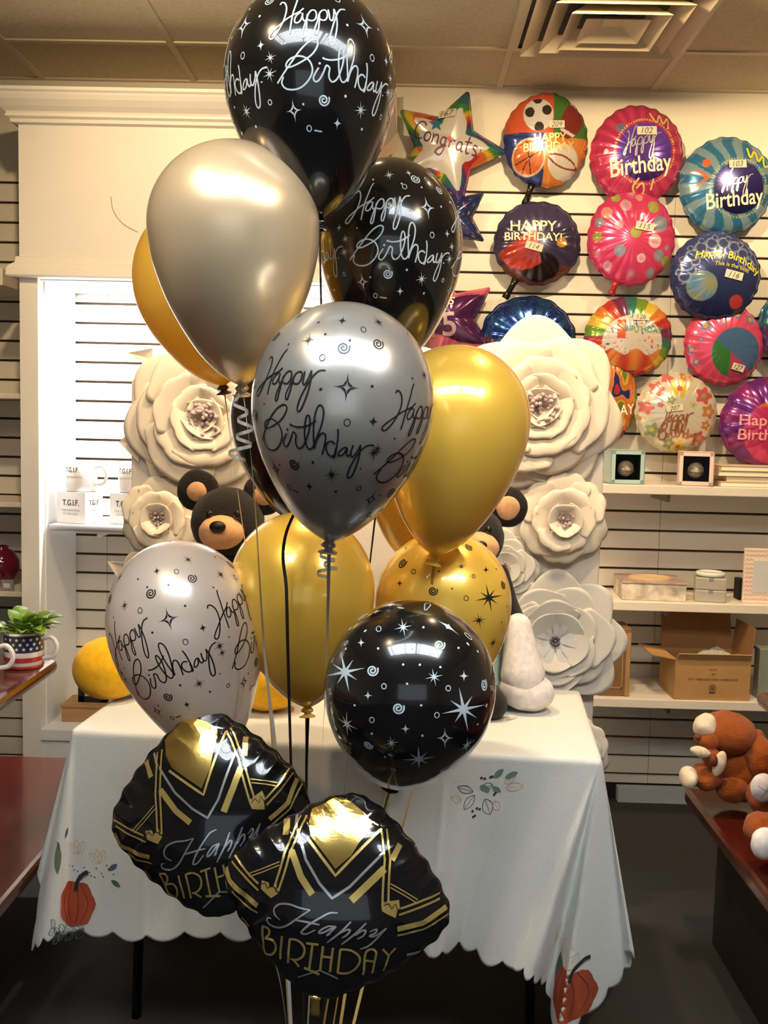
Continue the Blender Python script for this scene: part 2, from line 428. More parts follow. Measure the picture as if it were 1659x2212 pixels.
rib_black = mat('ribbon_black', (0.012, 0.01, 0.01), 0.3)
# knot stays under the bouquet: a weight on the floor
WGT = Vector((at(672, 2300, 1.72).x, 1.72, 0.0))
LOWP = [(1, 0), (.992, -.12), (.965, -.25), (.915, -.40), (.84, -.56), (.735, -.72), (.60, -.87), (.445, -.985), (.29, -1.055), (.15, -1.085), (.06, -1.10)]
LOWP = [(1, 0), (.992, .10), (.965, .20), (.92, .30), (.85, .42), (.755, .54), (.63, .67), (.49, .79), (.34, .885), (.20, .95), (.10, .985), (.045, 1.0)]
def low_r(t):       # t 0..1 from widest to knot
    for (r0_, t0), (r1_, t1) in zip(LOWP, LOWP[1:]):
        if t <= t1:
            k = (t - t0) / (t1 - t0); return r0_ + (r1_ - r0_) * k
    return LOWP[-1][0]
_lp = catmull([(r, t) for r, t in LOWP], 5)
def low_rs(t):
    for (r0_, t0), (r1_, t1) in zip(_lp, _lp[1:]):
        if t <= t1 + 1e-9:
            k = (t - t0) / max(1e-9, t1 - t0); return r0_ + (r1_ - r0_) * k
    return _lp[-1][0]
class Balloon:
    def __init__(s, c, r, tip, top, m, label, R=0.14, td=0, spin=0, ribbon=None, rib_pts=None, knot_m=None, group=None, name='latex_balloon'):
        Z = F * R / r
        d = ray(*c).normalized(); k = d.dot(fw)
        s.C = CAM + ray(*c) * (Z)          # ray() has unit depth along fw
        s.R = R
        vx, vy = (tip[0]-c[0]) / r, (tip[1]-c[1]) / r
        L = hypot(vx, vy)
        img = (RI * (vx / L) - UP * (vy / L))
        td_ = radians(td)
        vd = (s.C - CAM).normalized()
        img = (img - vd * img.dot(vd)).normalized()
        s.ax = (img * cos(td_) + vd * sin(td_)).normalized()     # centre -> knot
        s.low = L / cos(td_)
        s.a = (c[1] - top) / r / cos(td_) * 1.0
        if abs(td) > 25: s.a = 1.05
        ez = -s.ax
        ex = RI - ez * RI.dot(ez); ex.normalize()
        ey = ez.cross(ex)              # ex: to the right, -ey: towards camera?
        if ey.dot(vd) < 0: ey = -ey
        s.ex, s.ey, s.ez = ex, ey, ez  # ey points away from the camera
        s.spin = radians(spin)
        s.m = m
        t = thing(name, s.C, label, 'balloon', group)
        s.t = t
        prof = []
        for i in range(25):
            a = (pi/2) * i / 24; prof.append((max(1e-4, sin(a)), s.a * cos(a)))
        for i in range(1, 33):
            q = i / 32; prof.append((low_rs(q), -q * s.low))
        mb = MB(); n = 64; vs = []
        for rr, zz in prof:
            for k2 in range(n):
                az = 2*pi*k2/n; vs.append(s.local(rr*sin(az), -rr*cos(az), zz))
        mb.add(vs, [(i*n+k2, (i+1)*n+k2, (i+1)*n+(k2+1) % n, i*n+(k2+1) % n) for i in range(len(prof)-1) for k2 in range(n)])
        s.body = mb.build('balloon_body', m, t, smooth=True)
        kb = MB(); n = 16
        kp = [(.045, 0), (.06, -.02), (.085, -.045), (.08, -.07), (.045, -.085), (.05, -.10), (.10, -.125), (.115, -.14), (.10, -.145), (.04, -.13)]
        vs = []
        for rr, zz in kp:
            for k2 in range(n):
                az = 2*pi*k2/n; w_ = 1 + .18*sin(3*az)
                vs.append(s.local(rr*sin(az)*w_, -rr*cos(az), zz - s.low + .01))
        kb.add(vs, [(i*n+k2, (i+1)*n+k2, (i+1)*n+(k2+1) % n, i*n+(k2+1) % n) for i in range(len(kp)-1) for k2 in range(n)])
        kb.build('knot', knot_m or m, t, smooth=True)
        s.tip = s.local(0, 0, -s.low - .06)
        if ribbon:
            path = [s.tip]
            for (px, py, Y) in (rib_pts or []): path.append(at(px, py, Y))
            path.append(WGT + Vector((random.uniform(-.02, .02), random.uniform(-.02, .02), .10)))
            s.strip(path, 0.0058, ribbon)
    def strip(s, path, w, m, name='ribbon', tw=2.2, n=14):
        P = [Vector(p) for p in catmull(path, n)]; mb = MB(); vs = []; L = len(P); ph = random.uniform(0, 3)
        for i in range(L):
            t = (P[min(i+1, L-1)] - P[max(i-1, 0)]).normalized()
            a = t.cross(Vector((0, 1, 0))).normalized(); b = t.cross(a)
            an = ph + tw * i / L; sd = a * cos(an) + b * sin(an)
            vs += [P[i] + sd * w/2, P[i] - sd * w/2]
        mb.add(vs, [(2*i, 2*i+1, 2*i+3, 2*i+2) for i in range(L-1)])
        return mb.build(name, m, s.t, solid=0.0003)
    def local(s, x, y, z): return s.C + (s.ex*x + s.ey*y + s.ez*z) * s.R
    def rad(s, z):
        if z >= 0: return sqrt(max(1e-4, 1 - (z/s.a)**2))
        return low_rs(min(1, -z/s.low))
    def S(s, az, z):
        z = min(s.a*.995, z)
        r = s.rad(z); a2 = az + s.spin
        p = s.local(r*sin(a2), -r*cos(a2), z)
        e = .01; dr = (s.rad(min(s.a*.999, z+e)) - s.rad(z-e)) / (2*e)
        nn = (s.ex*sin(a2) - s.ey*cos(a2)) - s.ez*dr
        return p, nn.normalized()
    def hit(s, px, py):
        if not hasattr(s, 'bvh'):
            me = s.body.data; s.bvh = BVHTree.FromPolygons([v.co for v in me.vertices], [p.vertices for p in me.polygons])
        h = s.bvh.ray_cast(CAM, ray(px, py).normalized())
        if h[0] is None: return None
        q = (h[0] - s.C) / s.R
        return atan2(q.dot(s.ex), -q.dot(s.ey)) - s.spin, q.dot(s.ez)
# ---- motifs in (azimuth, height) space
def m_poly(pr, B, c, pts, k=1):
    r = max(.15, B.rad(c[1])); pr.poly([(c[0] + x/r, c[1] + y) for x, y in pts], seg=.06, k=k)
def star4(pr, B, c, w, h=None, rot=0, hollow=False):
    h = h or w * 1.15; out = []; inn = []
    for i in range(4):
        a = rot + i*pi/2; L = (w if i % 2 == 0 else h)
        for tt in (0, .3, .6, .85):
            # concave arc between tip i and tip i+1
            b = a + pi/2; L2 = (h if i % 2 == 0 else w)
            x = L*cos(a)*(1-tt)**2.2 + L2*cos(b)*tt**2.2; y = L*sin(a)*(1-tt)**2.2 + L2*sin(b)*tt**2.2
            out.append((x, y)); inn.append((x*.52, y*.52))
    if not hollow:
        r = max(.15, B.rad(c[1])); n = len(out)
        pr.mesh2d([(c[0], c[1])] + [(c[0]+x/r, c[1]+y) for x, y in out], [(0, 1+i, 1+(i+1) % n) for i in range(n)])
    else:
        r = max(.15, B.rad(c[1])); n = len(out); S_ = pr
        V = [(c[0]+x/r, c[1]+y) for x, y in out] + [(c[0]+x/r, c[1]+y) for x, y in inn]
        pr.mesh2d(None or V, [(i, (i+1) % n, n+(i+1) % n, n+i) for i in range(n)])
def burst(pr, B, c, L, n=8, rot=.2):
    for i in range(n):
        a = rot + 2*pi*i/n; l = L * (1.0 if i % 2 == 0 else .72); w = L*.09
        m_poly(pr, B, c, [(-w*sin(a), w*cos(a)), (l*.5*cos(a)-w*.45*sin(a), l*.5*sin(a)+w*.45*cos(a)), (l*cos(a), l*sin(a)), (l*.5*cos(a)+w*.45*sin(a), l*.5*sin(a)-w*.45*cos(a)), (w*sin(a), -w*cos(a))])
def circ(pr, B, c, r0_, w=None):
    r = max(.15, B.rad(c[1]))
    if w is None: m_poly(pr, B, c, [(r0_*cos(2*pi*i/10), r0_*sin(2*pi*i/10)) for i in range(10)])
    else: pr.stroke([(c[0] + r0_*cos(2*pi*i/14)/r, c[1] + r0_*1.15*sin(2*pi*i/14)) for i in range(15)], w, smooth=False)
def spiral(pr, B, c, r0_, w, turns=2.0, ph=0.5):
    r = max(.15, B.rad(c[1])); n = 36
    pr.stroke([(c[0] + r0_*(.12+.88*i/n)*cos(ph + turns*2*pi*i/n)/r, c[1] + r0_*(.12+.88*i/n)*sin(ph + turns*2*pi*i/n)) for i in range(n+1)], w, smooth=False)
# hand lettering, traced once on the pewter balloon
HB = {'let': [
 [(195,300),(215,268),(232,290),(225,370),(190,490),(150,600),(115,690),(95,722),(83,690),(100,640),(140,580),(200,510),(260,465),(320,430),(370,385)],
 [(405,170),(360,230),(310,330),(260,450),(230,570),(212,695)],
 [(335,440),(292,470),(266,520),(262,560),(282,572),(312,545),(340,480),(345,450),(336,520),(348,555),(372,540)],
 [(388,470),(370,560),(352,660),(335,745),(314,745),(318,690),(345,600),(375,520),(410,450),(450,415),(482,430),(480,490),(450,545),(410,555),(385,540)],
 [(518,465),(500,560),(480,650),(460,720),(438,715),(442,650),(475,570),(510,480),(545,430),(588,410),(612,430),(606,490),(575,540),(535,548),(512,532)],
 [(640,400),(635,470),(630,530),(655,545),(690,480),(722,385)],
 [(722,385),(725,480),(710,590),(680,700),(640,810),(610,845),(592,820),(600,750),(640,640),(700,520),(760,430),(820,380),(890,372)],
 [(190,1225),(205,1130),(240,1020),(290,910),(350,830),(410,790),(450,795),(462,830),(445,890),(400,960),(330,1020),(260,1065),(215,1070),(205,1030),(225,985),(275,962),(330,975),(385,1020),(420,1090),(428,1160),(405,1240),(360,1300),(305,1315),(250,1290),(215,1230),(210,1165)],
 [(485,1100),(455,1170),(452,1220),(480,1250),(512,1225),(540,1150),(560,1080),(585,1085),(602,1110),(600,1170),(615,1220),(650,1250),(700,1215),(742,1100),(762,980),(748,890),(718,880),(700,960),(705,1080),(730,1190),(770,1245),(815,1220),(860,1100),(905,950),(915,820),(880,755),(840,770),(815,860),(808,1000),(822,1140),(835,1235)],
 [(835,1235),(860,1130),(905,1060),(945,1055),(965,1090),(960,1180),(940,1290)],
 [(520,1000),(600,1015),(700,1000),(780,960),(832,922)],
 [(1085,1160),(1050,1135),(1010,1140),(980,1175),(985,1230),(1015,1280),(1060,1300),(1090,1270),(1102,1200)],
 [(1105,990),(1115,1060),(1110,1180),(1100,1280),(1082,1312),(1070,1285)],
 [(1235,1182),(1185,1200),(1138,1255),(1145,1285),(1200,1262),(1240,1190),(1236,1250),(1258,1280),(1300,1235)],
 [(1310,1150),(1290,1220),(1292,1270),(1322,1275),(1370,1210),(1397,1140)],
 [(1397,1140),(1395,1260),(1370,1390),(1330,1500),(1295,1530),(1273,1500),(1290,1420),(1350,1290),(1420,1190),(1490,1140),(1560,1135)]],
 'dash': [[(600,1747),(675,1763)]],
 'dot': [(490,1055,14),(420,1475,13),(833,1390,17),(1147,1700,16),(855,580,17),(1467,492,17),(180,800,12),(110,1170,10),(410,115,13),(525,998,14)],
 'circ': [(550,1725,27),(1210,910,34),(835,235,32),(205,1400,24)],
 's4': [(805,1675,58),(1523,870,62)], 's4h': [(370,1530,95,125),(1165,530,142,165)],
 'burst': [(1075,1510,100),(645,55,88),(100,930,82),(1570,1215,100)], 'spiral': [(595,1440,68),(1075,105,72)]}
def prints_hb(B, ink, reps=4, wmul=0.85, hel=0.1, shift=0.0, rot=0.0):
    cx, cy, rr = 1111., 691., 1089.
    def cv(x, y):
        v = (cy - y)/rr; v2 = v
        r = low_rs(min(1, -v/1.58)) if v < 0 else sqrt(max(0, 1-(v/1.06)**2))
        u = max(-.985, min(.985, (x-cx)/rr/max(r, .3)))
        a_ = (asin(u)+.33)*.90; v2 += .25
        return a_*cos(rot) - v2*sin(rot) - .33, a_*sin(rot) + v2*cos(rot) + shift - .25
    P = Print(B.S, 0.0005); Q = Print(B.S, 0.0005)
    for k in range(reps):
        off = k * 2*pi/reps
        f = lambda x, y: (cv(x, y)[0] + off, cv(x, y)[1] - hel * sin(off))
        for st in HB['let']: P.stroke([f(*p) for p in st], .0030*wmul, n=5)
        for st in HB['dash']: Q.stroke([f(*p) for p in st], .0022, smooth=False)
        for x, y, r in HB['dot']: circ(Q, B, f(x, y), r/rr)
        for x, y, r in HB['circ']: circ(Q, B, f(x, y), r/rr, .0014)
        for x, y, r in HB['s4']: star4(Q, B, f(x, y), r/rr)
        for x, y, w, h in HB['s4h']: star4(Q, B, f(x, y), w/rr, h/rr, hollow=True)
        for x, y, r in HB['burst']: burst(Q, B, f(x, y), r/rr)
        for x, y, r in HB['spiral']: spiral(Q, B, f(x, y), r/rr, .0024)
        # small marks high on the crown
        for a, z, kk in ((-.7, .78, 'd'), (-.2, .82, '4'), (.25, .75, 'c'), (.5, .62, 's'), (-.45, .66, 'd'), (.0, .62, 'd'), (.66, .85, 'b')):
            c = (a*.72 + off, z)
            if kk == 'd': circ(Q, B, c, .013)
            if kk == '4': star4(Q, B, c, .05)
            if kk == 'c': circ(Q, B, c, .026, .0012)
            if kk == 's': spiral(Q, B, c, .06, .002)
            if kk == 'b': burst(Q, B, c, .07)
    P.build('lettering', ink, B.t); Q.build('star_pattern', ink, B.t)
G = None
top_b = Balloon((670, 176), 185, (689, 452), -10, blk_m, 'black balloon with white Happy Birthday script at the very top of the bouquet', td=-20, spin=44, ribbon=rib_black, rib_pts=[(690, 950, 1.76), (616, 1160, 1.77), (619, 1280, 1.765), (623, 1450, 1.765), (630, 1700, 1.76)])
prints_hb(top_b, inkw_m, shift=.16)
champ = Balloon((505, 487), 185, (524, 833), 310, champ_m, 'plain champagne pearl balloon at upper left of the bouquet', knot_m=blk_m if False else champ_m, ribbon=rib_silver, rib_pts=[(548, 1050, 1.72), (572, 1420, 1.76), (603, 1720, 1.78)])
silv = Balloon((741, 868), 197, (712, 1172), 655, silver_m, 'pewter silver balloon with black Happy Birthday script in the middle of the bouquet', td=0, spin=3, ribbon=rib_silver, rib_pts=[(706, 1400, 1.72), (694, 1660, 1.74)])
prints_hb(silv, inkb_m, hel=.22)
blk2 = Balloon((842, 530), 157, (848, 790), 350, blk_m, 'black balloon with white Happy Birthday script, right of the champagne balloon', td=-8, spin=30, ribbon=rib_black, rib_pts=[(801, 1200, 2.05), (735, 1800, 1.85)])
prints_hb(blk2, inkw_m, shift=.2)
goldr = Balloon((985, 908), 160, (940, 1203), 746, gold_m, 'plain gold balloon at right of the pewter silver balloon', ribbon=rib_gold, rib_pts=[(900, 1500, 1.98), (760, 2000, 1.85)])
pearl = Balloon((396, 1350), 162, (476, 1640), 1166, pearl_m, 'translucent pearl white balloon with black Happy Birthday script, lowest at left', td=6, spin=10, ribbon=rib_silver, rib_pts=[(560, 1990, 1.80), (610, 2150, 1.75)])
prints_hb(pearl, inkb_m, hel=-.05, rot=.26)
goldc = Balloon((652, 1272), 157, (665, 1525), 1105, gold_m, 'plain gold balloon in the lower centre, above the tablecloth', ribbon=rib_black, rib_pts=[(662, 1700, 1.93), (668, 2050, 1.8)])
yel = Balloon((440, 610), 150, (482, 830), 440, yel_m, 'yellow gold balloon mostly hidden behind the champagne balloon', ribbon=rib_gold, rib_pts=[(512, 1050, 1.98), (548, 1300, 1.84), (585, 1550, 1.82)], knot_m=mat('brown_knot', (.12, .03, .01), .5))
blkh = Balloon((640, 900), 143, (652, 1135), 760, blk_m, 'black balloon hidden behind the pewter silver balloon, left edge showing', ribbon=rib_black, rib_pts=[(655, 1300, 2.22), (662, 1700, 2.0)])
goldh = Balloon((905, 975), 122, (884, 1215), 850, gold_m, 'gold balloon mostly hidden between the pewter and plain gold balloons', R=.125, ribbon=rib_gold, rib_pts=[(860, 1600, 2.2), (770, 2000, 1.9)])
stg = Balloon((957, 1302), 147, (930, 1560), 1147, gold_m, 'gold balloon printed with black stars and swirls, behind the black starry balloon', ribbon=rib_gold, rib_pts=[(840, 1900, 1.95)])
stb = Balloon((885, 1487), 185, (846, 1692), 1283, blk_m, 'black balloon printed with white stars and swirls, lowest at right of the bouquet', td=38, ribbon=rib_gold, rib_pts=[(800, 1850, 1.78), (720, 2100, 1.74)])
def prints_px(B, ink, items, sc, ox, oy):
    Q = Print(B.S, 0.0005); rr = B.R*F/(B.C-CAM).dot(fw); B.hit(829, 1106)
    class Near:          # round, undistorted marks: laid along the sight-facing side of the balloon
        rad = staticmethod(lambda v: 1.0)
        @staticmethod
        def S(u, v):
            h = B.bvh.ray_cast(CAM, ray(u*rr, -v*rr).normalized())
            if h[0] is None: return B.C.copy(), Vector((0, -1, 0))
            return h[0], (h[1] if h[1].dot(h[0]-B.C) > 0 else -h[1])
    QN = Print(Near.S, 0.0005); cpx = proj(B.C)
    for it in items:
        k, x, y = it[0], ox + it[1]/sc, oy + it[2]/sc; L = (it[3]/sc/rr) if len(it) > 3 else 0
        if hypot(x-cpx[0], y-cpx[1])/rr < .80: P_, G_, h = QN, Near, (x/rr, -y/rr)
        else: P_, G_, h = Q, B, B.hit(x, y)
        if h is None: continue
        if k == 'b': burst(P_, G_, h, L)
        if k == 's': spiral(P_, G_, h, L, .0026)
        if k == '4': star4(P_, G_, h, L)
        if k == 'h': star4(P_, G_, h, L, L*1.2, hollow=True)
        if k == 'c': circ(P_, G_, h, L, .0014)
        if k == 'd': circ(P_, G_, h, L or .014)
    Q.mb.add(QN.mb.v, QN.mb.f)
    # the same kind of marks carry on round the back
    for i in range(26):
        az = random.uniform(1.3, 4.9); z = random.uniform(-.9, .85)
        if i % 4 == 0: burst(Q, B, (az, z), .16)
        elif i % 4 == 1: star4(Q, B, (az, z), .06)
        elif i % 4 == 2: circ(Q, B, (az, z), .03, .0014)
        else: spiral(Q, B, (az, z), .06, .0024)
    Q.build('star_pattern', ink, B.t)
items = [('b',203,715,105),('b',808,905,115),('b',500,487,48),('b',212,980,70),('b',657,740,48),('b',580,1160,85),('b',825,1090,60),('b',440,1078,38),('b',228,495,28),
 ('s',343,707,30),('s',475,900,31),('s',685,577,28),('s',912,780,28),('s',320,1088,25),('4',362,407,22),('4',285,565,22),('4',320,835,24),('4',512,1005,24),('4',728,483,25),('4',810,735,26),('4',925,885,18),('4',228,1125,18),
 ('h',127,815,36),('h',713,1052,46),('h',630,325,40),('c',375,495,12),('c',622,378,13),('c',402,788,12),('c',730,798,12),('c',340,960,12),('c',672,935,12),('c',832,532,12),('c',210,567,10),('c',450,1213,10),('c',140,655,9),('c',950,795,9)]
items += [('d', x, y) for x, y in ((487,388),(603,487),(307,505),(372,595),(207,597),(520,775),(500,677),(252,885),(592,885),(340,1030),(598,1040),(880,982),(782,592),(547,595),(408,1148),(230,1080),(830,572),(745,390),(880,610),(585,678),(690,690))]
prints_px(stb, inkw_m, items, 2.37, 660, 1150)
items = [('b',370,220,75),('b',938,335,75),('b',797,175,26),('b',960,565,34),('b',888,450,40),('s',497,157,26),('s',833,75,18),('s',1010,268,22),('s',652,300,24),('4',482,260,18),('4',923,192,18),('4',438,95,14),('4',1028,378,10),('c',553,200,10),('c',822,337,11),('c',860,225,8),('d',682,200),('d',750,288),('d',515,82),('d',582,58),('d',975,188),('d',1002,460)]
prints_px(stg, inkb_m, items, 2.37, 660, 1150)
# curled ribbon ends hanging by the champagne and gold balloons
def curl(B, px, Y, m, rad_=.012, turns=4, L=.15, name='curled_ribbon', w=.006):
    p0 = at(px[0], px[1], Y); mb = MB(); n = turns*16; vs = []
    for i in range(n+1):
        t = i/n; a = t*turns*2*pi; r = rad_*(.6 + .8*t)
        c = p0 + Vector((.02*sin(t*3), 0, -L*t)) + Vector((r*cos(a), r*sin(a), 0))
        vs += [c + Vector((0, 0, w/2)), c - Vector((0, 0, w/2))]
    mb.add(vs, [(2*i, 2*i+1, 2*i+3, 2*i+2) for i in range(n)]); return mb.build(name, m, B.t, solid=.0003)
curl(champ, (505, 852), 1.70, rib_silver, .013, 4, .11)
curl(silv, (690, 1190), 1.74, rib_silver, .012, 3, .045)
# weight that holds the ribbons (below the frame)
wt = thing('balloon_weight', WGT, 'small gold foil-wrapped weight on the floor holding every ribbon', 'weight')
fo = mat('gold_foil', (.75, .5, .12), .2, .9, bump=.6, bscale=60)
MB().lathe([(0.0001, 0), (.045, 0), (.05, .03), (.04, .07), (.012, .09), (.03, .115), (.04, .13)], 24, Matrix.Translation(WGT)).build('foil_wrap', fo, wt, smooth=True)
# ================================================================ foil balloons
YWB = YW - 0.075
sticker_m = mat('sticker_paper', hexc(205, 196, 172), 1.0, spec=.1)
pen_m = mat('pen_ink', (0.02, 0.02, 0.025), .5)
def foil_mat(name, metal=.45, rough=.2, bump=0):
    return mat(name, (1, 1, 1), rough, metal, coat=.6, coatr=.05, attr='Col', bump=bump, bscale=25, stretch=None)
FM = foil_mat('foil_print', .35, .2)
FMM = foil_mat('foil_print_shiny', .8, .16)
def lerp3(a, b, t): return tuple(a[i] + (b[i]-a[i])*t for i in range(3))
def H(r, g, b): return hexc(r, g, b)[:3]
class Foil:
    """A flat foil balloon: front and back sheet welded at a crimped rim. Own coordinates u to the right, v up, unit = radius."""
    def __init__(s, c, rx, ry, label, colf, mtl, rot=0, Y=None, T=.28, npk=26, pk=.10, shape=None, nr=44, nt=176, thing_name='foil_balloon', tail=None, tailm=None, group=None, lean=0, tiltx=0):
        Y = Y or YWB; s.C = at(c[0], c[1], Y); k = (s.C - CAM).dot(fw) / F
        s.rx, s.ry = rx*k, ry*k; s.T = T*(s.rx+s.ry)/2; s.rot = radians(rot); s.shape = shape; s.npk, s.pk = npk, pk
        M_ = Matrix.Rotation(radians(lean), 3, 'Z') @ Matrix.Rotation(radians(tiltx), 3, 'X')
        s.X = M_ @ Vector((1, 0, 0)); s.Z = M_ @ Vector((0, 0, 1)); s.N = M_ @ Vector((0, -1, 0))
        s.t = thing(thing_name, s.C, label, 'foil balloon', group)
        s.ph = random.uniform(0, 6)
        vs = [s.pos(0, 0, 1)]; vc = [colf(0, 0)]
        for i in range(1, nr+1):
            r = (i/nr) ** .85
            for j in range(nt):
                a = 2*pi*j/nt; vs.append(s.pos(r, a, 1)); vc.append(colf(*s.uv(r, a)))
        n1 = len(vs)
        for j in range(nt):            # crimped flat rim
            a = 2*pi*j/nt; p = s.pos(1, a, 1); c_ = s.C; dd = (p - c_); vs.append(p + dd*.028 + s.N*(.0015*sin(a*npk*1.5))); vc.append(colf(*s.uv(1, a)))
        nb = len(vs); mb_ = max(8, nr//3)
        for i in range(mb_-1, 0, -1):
            r = (i/mb_) ** .7
            for j in range(nt): a = 2*pi*j/nt; vs.append(s.pos(r, a, -1)); vc.append((.4, .4, .42))
        vs.append(s.pos(0, 0, -1)); vc.append((.4, .4, .42))
        f = [(0, 1+j, 1+(j+1) % nt) for j in range(nt)]
        rings = nr + 1 + (mb_-1)
        for i in range(rings-1):
            for j in range(nt):
                a = 1+i*nt; f.append((a+j, a+nt+j, a+nt+(j+1) % nt, a+(j+1) % nt))
        last = 1+(rings-1)*nt
        f += [(last+j, len(vs)-1, last+(j+1) % nt) for j in range(nt)]
        m = MB().add(vs, f); o = m.build('balloon_body', mtl, s.t, smooth=True)
        at_ = o.data.color_attributes.new('Col', 'FLOAT_COLOR', 'POINT')
        for i, cc in enumerate(vc): g_ = (cc[0]+cc[1]+cc[2])/3; at_.data[i].color = tuple((q*.9 + g_*.1)*.86 for q in cc[:3]) + (1,)
        s.body = o
        if tail is not None:
            a = radians(tail[0]); L = tail[1]; p0 = s.pos(.98, a, 0) ; dr = (s.X*cos(a) + s.Z*sin(a)).normalized(); sd = dr.cross(s.N).normalized(); w = .028
            tb = MB(); q = []
            for i in range(7):
                tt = i/6; c_ = p0 + dr*L*tt + s.N*(.006*sin(tt*5)); ww = w*(.75 if 1 < i < 5 else 1)*.5
                q += [c_ - sd*ww + s.N*.003, c_ + sd*ww + s.N*.003, c_ + sd*ww - s.N*.003, c_ - sd*ww - s.N*.003]
            for i in range(6):
                for j in range(4): tb.v, tb.f = tb.v, tb.f
            tb.add(q, [(4*i+j, 4*i+(j+1) % 4, 4*i+4+(j+1) % 4, 4*i+4+j) for i in range(6) for j in range(4)] + [(0, 3, 2, 1), (24, 25, 26, 27)])
            tb.build('inflation_tail', tailm or FMM_dark, s.t, smooth=True)
    def R(s, a):
        if s.shape: return s.shape(a)
        return 1 + .012*cos(a*s.npk + s.ph) + .008*sin(a*5+s.ph)
    def uv(s, r, a):
        R = s.R(a)*r; x, y = R*cos(a), R*sin(a); c, q = cos(-s.rot), sin(-s.rot); return x*c-y*q, x*q+y*c
    def hgt(s, r, a):
        h = max(0, 1 - r**2.3) ** .55
        cr = abs(sin(a*s.npk/2 + s.ph)) ** .6
        return h * (1 - s.pk*1.6*(r**3)*(1-cr)) + s.pk*.10*r**4*(1-r)*sin(a*s.npk*2)
    def pos(s, r, a, side):
        R = s.R(a)*r; h = s.hgt(r, a)*s.T
        return s.C + s.X*(R*cos(a)*s.rx) + s.Z*(R*sin(a)*s.ry) + s.N*(h*side if side else 0)
    def S(s, u, v):
        c, q = cos(s.rot), sin(s.rot); x, y = u*c-v*q, u*q+v*c
        def P(x, y):
            a = atan2(y, x); r = min(1, hypot(x, y)/s.R(a)); return s.pos(r, a, 1)
        p = P(x, y); e = .012; n = (P(x+e, y)-p).cross(P(x, y+e)-p)
        n = n.normalized() if n.length > 1e-12 else s.N
        if n.dot(s.N) < 0: n = -n
        return p, n
FMM_dark = mat('dark_foil', hexc(38, 32, 28), .2, .6, coat=.5)
FMM_red = mat('red_foil', hexc(190, 50, 60), .25, .5, coat=.5)
def foil_text(fb, txt, h, x, y, ang, m, name='lettering', bold=.0, sx=1.0, bend=0, out=None, outw=.05, shear=0):
    V, Fc = text2d(txt, h, bold, seg=.12, sx=sx, shear=shear)
    if bend: V = [(a, b - bend*a*a) for a, b in V]
    V = rot2(V, radians(ang), x, y)
    Pn = Print(fb.S, .0022 if not out else .003); Pn.mesh2d(V, Fc); o = Pn.build(name, m, fb.t)
    if out:
        V, Fc = text2d(txt, h, bold + outw, seg=.12, sx=sx, shear=shear)
        if bend: V = [(a, b - bend*a*a) for a, b in V]
        V = rot2(V, radians(ang), x, y); Pn = Print(fb.S, .0018); Pn.mesh2d(V, Fc); Pn.build('letter_outline', out, fb.t)
    return o
def sticker(fb, num, x, y, ang, w=.34, h=.17):
    """price-code sticker with a handwritten number"""
    p, n = fb.S(x, y); ca, sa = cos(radians(ang)), sin(radians(ang))
    k = (fb.rx+fb.ry)/2
    ux = (fb.X*ca + fb.Z*sa); ux = (ux - n*ux.dot(n)).normalized(); uz = n.cross(ux).normalized()
    if uz.dot(fb.Z) < 0: uz = -uz
    S2 = lambda u, v: (p + ux*(u*k) + uz*(v*k) + n*.004, n)
    o = Print(S2, 0); o.mesh2d([(-w/2, -h/2), (w/2, -h/2), (w/2, h/2), (-w/2, h/2)], [(0, 1, 2, 3)])
    st = o.build('number_sticker', sticker_m, fb.t)
    V, Fc = text2d(num, h*1.0, -.01, shear=.25)
    o = Print(S2, .0012); o.mesh2d(V, Fc); o.build('handwritten_number', pen_m, fb.t)
HAPPY = HB['let'][:7]; BIRTH = HB['let'][7:]
def script(fb, strokes, x, y, sc, ang, m, w=.006, cx=540, cy=500, name='script_lettering', eps=.003):
    Pn = Print(fb.S, eps)
    for st in strokes:
        q = rot2([((a-cx)/700*sc, -(b-cy)/700*sc) for a, b in st], radians(ang), x, y); Pn.stroke(q, w, n=5)
    return Pn.build(name, m, fb.t)
gold_ink = mat('gold_ink', (.85, .62, .25), .3, .5); cream_ink = mat('cream_ink', hexc(238, 222, 185), .5)
silver_ink = mat('silver_ink', (.7, .7, .72), .25, .8); purple_ink = mat('purple_ink', hexc(92, 38, 78), .4)
rose_ink = mat('rose_gold_ink', (.45, .16, .08), .3, .6); white_ink2 = mat('warm_white_ink', hexc(240, 230, 220), .5)
pinkish_ink = mat('pink_ink', hexc(226, 150, 160), .5); blk_ink = inkb_m
def dotsring(u, v, rad, n, tol=.03):
    r = hypot(u, v); a = atan2(v, u)*n/(2*pi); return abs(r-rad) < tol*.7 and abs(a-round(a)) < .22
# star outline helper
def star_shape(rot, inner=.52, n=5, rnd=.06):
    def f(a):
        t = ((a - radians(rot)) / (2*pi/n)) % 1.0; t = min(t, 1-t)*2      # 0 at tip, 1 at notch
        A = pi/n*t; # line from tip (1,0) to notch
        x1, y1 = 1.0, 0.0; x2, y2 = inner*cos(pi/n), inner*sin(pi/n)
        d = (cos(A)*(y2-y1) - sin(A)*(x2-x1)); r = (x1*(y2-y1) - y1*(x2-x1))/d
        return min(r, .95) if t < .08 else r
    return f
RB = [H(205,40,50), H(235,110,30), H(240,200,30), H(70,150,60), H(40,110,130), H(90,60,130)]
def c_congrats(u, v):
    r = hypot(u, v); a = atan2(v, u)
    t = ((degrees_(a) + 2) / 72) % 1.0; t = min(t, 1-t)*2
    edge = r / star_shape(-2, .52)(a)
    if edge < .74 + .05*sin(a*9): return H(235, 228, 218)
    k = int((a*3.1 + r*4 + .6*sin(a*7)) * 1.4) % 6; return RB[k]
def degrees_(a): return a*180/pi
